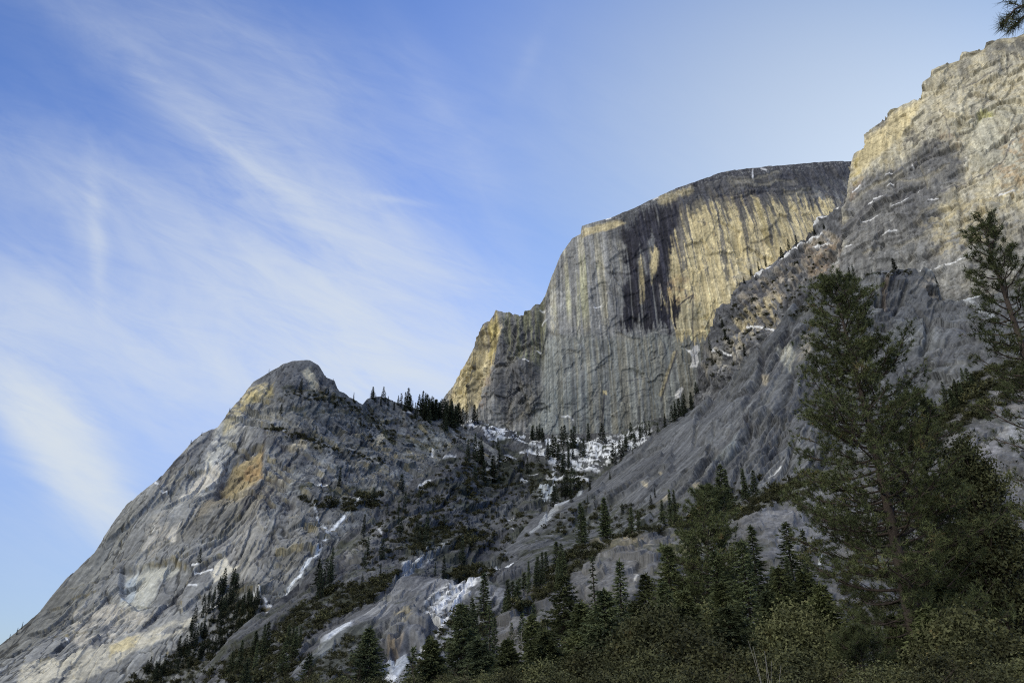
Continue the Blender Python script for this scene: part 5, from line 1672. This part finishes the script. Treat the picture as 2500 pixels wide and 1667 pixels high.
# the wood on the lower left flank: trees past counting, one dark mass
def wood(mass, spots, hpx, label, seed):
    rng = np.random.default_rng(seed)
    g = Geo()
    src = []
    for a_, b_ in FAR:
        v_ = np.empty(len(b_.vertices) * 3, np.float32)
        b_.vertices.foreach_get("co", v_)
        src.append(v_.reshape(-1, 3))
    for k, (px, py) in enumerate(spots):
        p = mass.where(px, py)
        dep = p[1] * CP + (p[2] - 1.7) * SP
        s_ = hpx * rng.uniform(.6, 1.3) / F_PX * dep / 30
        v_ = src[k % 5] * np.array([s_ * 1.25, s_ * 1.25, s_])
        g.add(v_ + p, np.arange(len(v_)).reshape(-1, 3))
    o = link("wood", g.mesh("wood", NEEDLE_FAR))
    tag(o, label, "wood", kind="stuff")


wood(peak, scatter([(505, 1450), (560, 1420), (640, 1450), (620, 1520), (540, 1590), (430, 1650), (360, 1690), (330, 1660), (430, 1590)], 150, 61), 29,
     "dark far-off wood on the lower left mountain flank", 62)
# ---- brush ------------------------------------------------------------------
SH = [bushy_meshes(3.0, 2.6, 26, 16, .55, 700 + k, .0, BRUSHL, stems=3) for k in range(4)]
SHV = []
for a_, b_ in SH:
    me = b_
    n = len(me.vertices)
    v_ = np.empty(n * 3, np.float32)
    me.vertices.foreach_get("co", v_)
    SHV.append(v_.reshape(-1, 3))
shr = []
BR = [
    (peak, along([(648, 1044), (700, 1058), (760, 1075), (800, 1095), (860, 1106), (945, 1128)], 110, 30, 5, 5), 9, "low dark bush on the brushy ledge curving down from the left peak", "bushes on the curving ledge"),
    (peak, along([(700, 960), (760, 965), (840, 985), (905, 1015), (960, 1072)], 110, 31, 8, 7), 8, "low dark bush on the slope below the left peak's summit knob", "bushes below the summit knob"),
    (peak, scatter([(730, 1215), (790, 1225), (880, 1205), (960, 1200), (940, 1240), (840, 1250), (760, 1245)], 120, 32), 12, "dark bush in the hollow on the right flank of the left peak", "bushes in the flank's hollow"),
    (peak, scatter([(480, 1570), (540, 1480), (640, 1470), (640, 1560), (520, 1640), (330, 1700), (300, 1660)], 300, 33), 13, "dark bush on the brushy lower flank of the left peak", "bushes of the lower left flank"),
    (peak, scatter([(860, 985), (1130, 1040), (1180, 1120), (1000, 1120), (900, 1080)], 120, 42), 8, "low bush among the rocks below the saddle's conifers", "bushes below the saddle"),
    (slope, scatter([(980, 1370), (1010, 1300), (1080, 1285), (1190, 1300), (1170, 1340), (1040, 1345)], 150, 34), 14, "dark bush in the thick band of brush above the pale streaked rock", "bushes of the middle brush band"),
    (slope, scatter([(600, 1600), (720, 1490), (800, 1430), (900, 1420), (980, 1390), (900, 1475), (820, 1510), (700, 1600)], 340, 35), 17, "dark bush in the long brush band falling to the lower left", "bushes of the long lower band"),
    (slope, scatter([(1080, 1405), (1150, 1380), (1220, 1395), (1130, 1430)], 110, 36), 16, "dark bush right above the ice on the wet slab", "bushes above the wet slab"),
    (slope, scatter([(1130, 1100), (1240, 1120), (1420, 1150), (1460, 1170), (1380, 1230), (1250, 1210), (1140, 1190)], 330, 37), 9, "low bush on the brushy gully floor below the snow", "bushes of the gully floor"),
    (slope, scatter([(1000, 1200), (1130, 1110), (1250, 1230), (1330, 1280), (1240, 1380), (1100, 1280), (900, 1400), (860, 1330)], 420, 38), 11, "bush scattered over the grey ribs of the middle slope", "bushes on the middle ribs"),
    (slope, scatter([(560, 1600), (700, 1560), (760, 1600), (700, 1667), (480, 1667)], 220, 39), 20, "bush in the low thicket left of the wet slab", "bushes left of the wet slab"),
    (bench, scatter([(1250, 1500), (1400, 1340), (1600, 1285), (1800, 1235), (1960, 1160), (2000, 1190), (1800, 1270), (1500, 1320), (1330, 1460)], 420, 40), 18, "bush on the brushy top of the rock bench below the slab", "bushes on the rock bench"),
    (bench, scatter([(2230, 1080), (2300, 990), (2400, 905), (2600, 840), (2560, 900), (2420, 1010), (2330, 1060)], 260, 41), 20, "bush on the brushy rock shelf at the right below the wall", "bushes on the right rock shelf"),
    (bench, scatter([(1300, 1500), (1900, 1400), (2100, 1250), (2500, 1250), (2500, 1560), (1300, 1600)], 420, 43), 26, "bush at the foot of the rock bench behind the conifers", "bushes at the bench's foot"),
    (slab, scatter([(1280, 1310), (1420, 1225), (1600, 1235), (1850, 1165), (1900, 1200), (1500, 1300)], 180, 44), 12, "bush at the lower edge of the diagonal slab", "bushes at the slab's lower edge"),
    (slab, along([(1980, 690), (2080, 676), (2230, 664)], 40, 45, 3, 2), 8, "low bush on the slab's upper ledge under the wall", "bushes on the slab's top ledge"),
    (slab, along([(1930, 772), (1980, 748)], 14, 46, 4, 3), 10, "low bush on the slab's small grassy ledge", "bushes on the small ledge"),
    (spur, scatter([(1700, 960), (1760, 770), (2000, 580), (2040, 640), (1800, 900)], 130, 47), 8, "low bush on the broken brown ridge", "bushes on the brown ridge"),
    (apron, scatter([(700, 1667), (860, 1540), (900, 1560), (840, 1667)], 110, 48), 15, "small bush on the wet slab's left part", "bushes on the wet slab"),
    (apron, scatter([(1040, 1560), (1130, 1480), (1340, 1540), (1340, 1667), (1040, 1667)], 220, 49), 22, "bush in the wood right of the wet slab", "bushes right of the wet slab"),
]
rng = np.random.default_rng(99)
allb = []
for mass, spots, rpx, lab, grp in BR:
    for px, py in spots:
        p = mass.where(px, py)
        dep = p[1] * CP + (p[2] - 1.7) * SP
        r = rpx * float(rng.lognormal(0, .38)) / F_PX * dep * .5
        allb.append((r / dep, p, r, lab, grp))
allb.sort(key=lambda q: -q[0])
for k, (a_, p, r, lab, grp) in enumerate(allb[:295]):
    s_ = r / 2.6
    o = bpy.data.objects.new("shrub", SH[k % 4][1])
    COL.objects.link(o)
    o.location = p - np.array([0, 0, .25 * r])
    o.scale = (s_, s_, s_ * rng.uniform(.75, 1.15))
    o.rotation_euler = (0, 0, rng.uniform(0, 6.28))
    tag(o, lab, "shrub", grp)
g = Geo()
for k, (a_, p, r, lab, grp) in enumerate(allb[295:]):
    v_ = SHV[k % 4]
    th = rng.uniform(0, 6.28)
    m_ = max(40, int(len(v_) / 3 * min(1, .35 + r / 6)))
    v2 = v_[:m_ * 3] if m_ * 3 < len(v_) else v_
    if m_ * 3 < len(v_):
        pick = rng.permutation(len(v_) // 3)[:m_]
        v2 = v_.reshape(-1, 3, 3)[pick].reshape(-1, 3)
    s_ = r / 2.6
    c_, sn_ = math.cos(th), math.sin(th)
    q = np.stack([v2[:, 0] * c_ - v2[:, 1] * sn_, v2[:, 0] * sn_ + v2[:, 1] * c_, v2[:, 2]], -1) * s_ + p - np.array([0, 0, .25 * r])
    g.add(q, np.arange(len(q)).reshape(-1, 3))
brush = link("brush", g.mesh("brush", BRUSHL))
tag(brush, "dark low brush covering the ledges and gullies of the rock slopes", "brush", kind="stuff")
print("far conifers", n_far, "bushes", len(allb), "small leaf faces", sum(len(f) for f in g.F))

FILL_VEIL, SKY_TINT, CLOUD_L, SKY_S, EXPOSURE = .95, (.66, .84, 1.24), 6.9, 0.12, 0.58

# ================================================================== light and sky
SUN_EL, SUN_AZ = math.radians(25), math.radians(35)      # azimuth clockwise from +Y
sd = Vector((math.sin(SUN_AZ) * math.cos(SUN_EL), math.cos(SUN_AZ) * math.cos(SUN_EL), math.sin(SUN_EL)))
sl = bpy.data.lights.new("sun", 'SUN')
sl.energy = 3.0
sl.angle = math.radians(.5)
sl.color = (1, .94, .85)
so = link("sun", sl)
so.rotation_euler = (-sd).to_track_quat('-Z', 'Y').to_euler()

w = bpy.data.worlds.new("World")
scene.world = w
w.use_nodes = True
nt = w.node_tree
for n in list(nt.nodes):
    nt.nodes.remove(n)
N, L = nt.nodes.new, nt.links.new


def val(x):
    return x


def math_n(op, a, b=None, c=None, clamp=False):
    n = N("ShaderNodeMath")
    n.operation = op
    n.use_clamp = clamp
    for i, v in enumerate((a, b, c)):
        if v is None:
            continue
        if isinstance(v, (int, float)):
            n.inputs[i].default_value = v
        else:
            L(v, n.inputs[i])
    return n.outputs[0]


def dot_n(vec, k):
    n = N("ShaderNodeVectorMath")
    n.operation = 'DOT_PRODUCT'
    L(vec, n.inputs[0])
    n.inputs[1].default_value = k
    return n.outputs["Value"]


def smooth(x, a, b):
    n = N("ShaderNodeMapRange")
    n.interpolation_type = 'SMOOTHSTEP'
    n.inputs[1].default_value = a
    n.inputs[2].default_value = b
    L(x, n.inputs[0])
    return n.outputs[0]


tc = N("ShaderNodeTexCoord")
dirv = tc.outputs["Generated"]
sky = N("ShaderNodeTexSky")
sky.sky_type = 'NISHITA'
sky.sun_disc = False
sky.sun_elevation = SUN_EL
sky.sun_rotation = SUN_AZ
sky.altitude = 1300
sky.air_density = 1.0
sky.dust_density = .8
sky.ozone_density = 1.6

# cirrus sheets: the view direction is carried onto the tangent plane of the sky at 24 degrees north
uu = dot_n(dirv, (1, 0, 0))
vv = dot_n(dirv, (0, -SP, CP))
ww = math_n('MAXIMUM', dot_n(dirv, (0, CP, SP)), .12)
u = math_n('DIVIDE', uu, ww)
v = math_n('DIVIDE', vv, ww)
cmb = N("ShaderNodeCombineXYZ")
L(u, cmb.inputs[0])
L(v, cmb.inputs[1])
uv = cmb.outputs[0]


def noise_uv(ang, sx, sy, detail=6, rough=.6, dist=0.0, off=0.0):
    mp = N("ShaderNodeMapping")
    mp.vector_type = 'TEXTURE'
    mp.inputs["Rotation"].default_value = (0, 0, ang)
    mp.inputs["Scale"].default_value = (sx, sy, 1)
    mp.inputs["Location"].default_value = (off, off * .7, 0)
    L(uv, mp.inputs[0])
    n = N("ShaderNodeTexNoise")
    n.inputs["Scale"].default_value = 1
    n.inputs["Detail"].default_value = detail
    n.inputs["Roughness"].default_value = rough
    n.inputs["Distortion"].default_value = dist
    L(mp.outputs[0], n.inputs["Vector"])
    return n.outputs["Fac"]


def blob(px, py, ang, rx, ry, amp):
    """soft elongated patch of cloud; px, py the direction it lies in, radii in px of arc."""
    cu, cv = (px - 1250) / F_PX, (833.5 - py) / F_PX
    ca, sa = math.cos(math.radians(ang)), math.sin(math.radians(ang))
    du = math_n('SUBTRACT', u, cu)
    dv = math_n('SUBTRACT', v, cv)
    a = math_n('ADD', math_n('MULTIPLY', du, ca * F_PX / rx), math_n('MULTIPLY', dv, sa * F_PX / rx))
    b = math_n('ADD', math_n('MULTIPLY', du, -sa * F_PX / ry), math_n('MULTIPLY', dv, ca * F_PX / ry))
    r2 = math_n('ADD', math_n('MULTIPLY', a, a), math_n('MULTIPLY', b, b))
    e = math_n('POWER', 2.718, math_n('MULTIPLY', r2, -1.0))
    return math_n('MULTIPLY', e, amp)


st1 = noise_uv(math.radians(-34), .30, .10, 8, .60, 1.5)
st2 = noise_uv(math.radians(-20), .13, .028, 8, .68, 1.3, 3.1)
big = noise_uv(math.radians(-30), .45, .20, 5, .55, .3, 7.7)
parts = [
    blob(560, 350, -40, 430, 50, .46),
    blob(900, 540, -30, 400, 90, .56),
    blob(830, 740, -28, 600, 200, .80),
    blob(450, 860, -18, 680, 150, .95),
    blob(165, 1105, -52, 240, 74, 3.2),
    blob(70, 980, -45, 160, 70, .45),
    blob(330, 1000, -30, 400, 200, .45),
    blob(238, 610, -86, 170, 20, .55),
    blob(210, 560, -50, 110, 36, .30),
    blob(1000, 900, -25, 520, 190, .80),
    blob(200, 480, -25, 460, 100, .40),
    blob(620, 170, -25, 640, 150, .40),
    blob(980, 490, -8, 90, 9, .30),
    blob(1290, 150, -115, 110, 22, .07),
    blob(1080, 290, -60, 260, 60, .16),
    blob(1500, 420, -30, 520, 240, .14),
    blob(60, 1250, -30, 300, 160, .22),
]
s = parts[0]
for p_ in parts[1:]:
    s = math_n('ADD', s, p_)
tex = math_n('ADD', math_n('MULTIPLY', smooth(st1, .22, .80), .62), math_n('MULTIPLY', smooth(st2, .2, .8), .38))
tex = math_n('ADD', math_n('MULTIPLY', tex, math_n('ADD', math_n('MULTIPLY', smooth(big, .3, .7), .55), .5)), .25)
front = math_n('ADD', math_n('MULTIPLY', s, tex), math_n('ADD', blob(2150, 420, -20, 700, 430, .62), math_n('ADD', blob(700, 1000, -10, 900, 260, .22), blob(0, 1500, 0, 700, 330, .30))))
# unseen bright cloud behind the viewer, added to fill the rock with neutral light
nz = N("ShaderNodeTexNoise")
nz.inputs["Scale"].default_value = 2.2
nz.inputs["Detail"].default_value = 6
L(dirv, nz.inputs["Vector"])
behind = smooth(dot_n(dirv, (-.58, -.46, .67)), .50, .92)      # added fill zone high on the left and behind, models the faces sideways
veil = math_n('MULTIPLY', math_n('MULTIPLY', smooth(nz.outputs["Fac"], .2, .62), behind), FILL_VEIL * 2.4)
infront = smooth(dot_n(dirv, (0, CP, SP)), .15, .4)
cloud = math_n('MAXIMUM', math_n('MULTIPLY', front, infront), veil)
cloud = math_n('SUBTRACT', 1.0, math_n('POWER', 2.718, math_n('MULTIPLY', cloud, -1.25)))
mx = N("ShaderNodeMix")
mx.data_type = 'RGBA'
L(cloud, mx.inputs[0])
tint = N("ShaderNodeMix")
tint.data_type = 'RGBA'
tint.blend_type = 'MULTIPLY'
tint.inputs[0].default_value = 1
low = math_n('MULTIPLY_ADD', smooth(dot_n(dirv, (0, 0, 1)), .02, .40), .44, .56)
tv = N("ShaderNodeVectorMath")
tv.operation = 'SCALE'
glow = smooth(dot_n(dirv, tuple(sd)), .76, 1.0)          # forward scatter pales the blue towards the sun
tg_ = N("ShaderNodeMix")
tg_.data_type = 'RGBA'
L(glow, tg_.inputs[0])
tg_.inputs[6].default_value = (*SKY_TINT, 1)
tg_.inputs[7].default_value = (.66, .79, .86, 1)
L(tg_.outputs[2], tv.inputs[0])
L(low, tv.inputs["Scale"])
L(tv.outputs[0], tint.inputs[7])
L(sky.outputs[0], tint.inputs[6])
L(tint.outputs[2], mx.inputs[6])
cc = N("ShaderNodeMix")
cc.data_type = 'RGBA'
L(behind, cc.inputs[0])
cc.inputs[6].default_value = (CLOUD_L * .56, CLOUD_L * .61, CLOUD_L * .655, 1)
cc.inputs[7].default_value = (CLOUD_L * 2.0, CLOUD_L * 1.98, CLOUD_L * 1.9, 1)   # boosted brightness of the added fill cloud, out of view
L(cc.outputs[2], mx.inputs[7])
bg = N("ShaderNodeBackground")
bg.inputs["Strength"].default_value = SKY_S
L(mx.outputs[2], bg.inputs[0])
wo = N("ShaderNodeOutputWorld")
L(bg.outputs[0], wo.inputs[0])
w.cycles.sampling_method = 'MANUAL'
w.cycles.sample_map_resolution = 1024

vs = scene.view_settings
vs.view_transform = 'Standard'
vs.look = 'None'
vs.exposure = EXPOSURE
vs.gamma = 1.0
scene.render.film_transparent = False
scene.cycles.max_bounces = 4
scene.cycles.diffuse_bounces = 2
scene.cycles.transparent_max_bounces = 4
scene.cycles.use_denoising = False
scene.cycles.pixel_filter_type = 'BLACKMAN_HARRIS'
scene.cycles.filter_width = 1.1
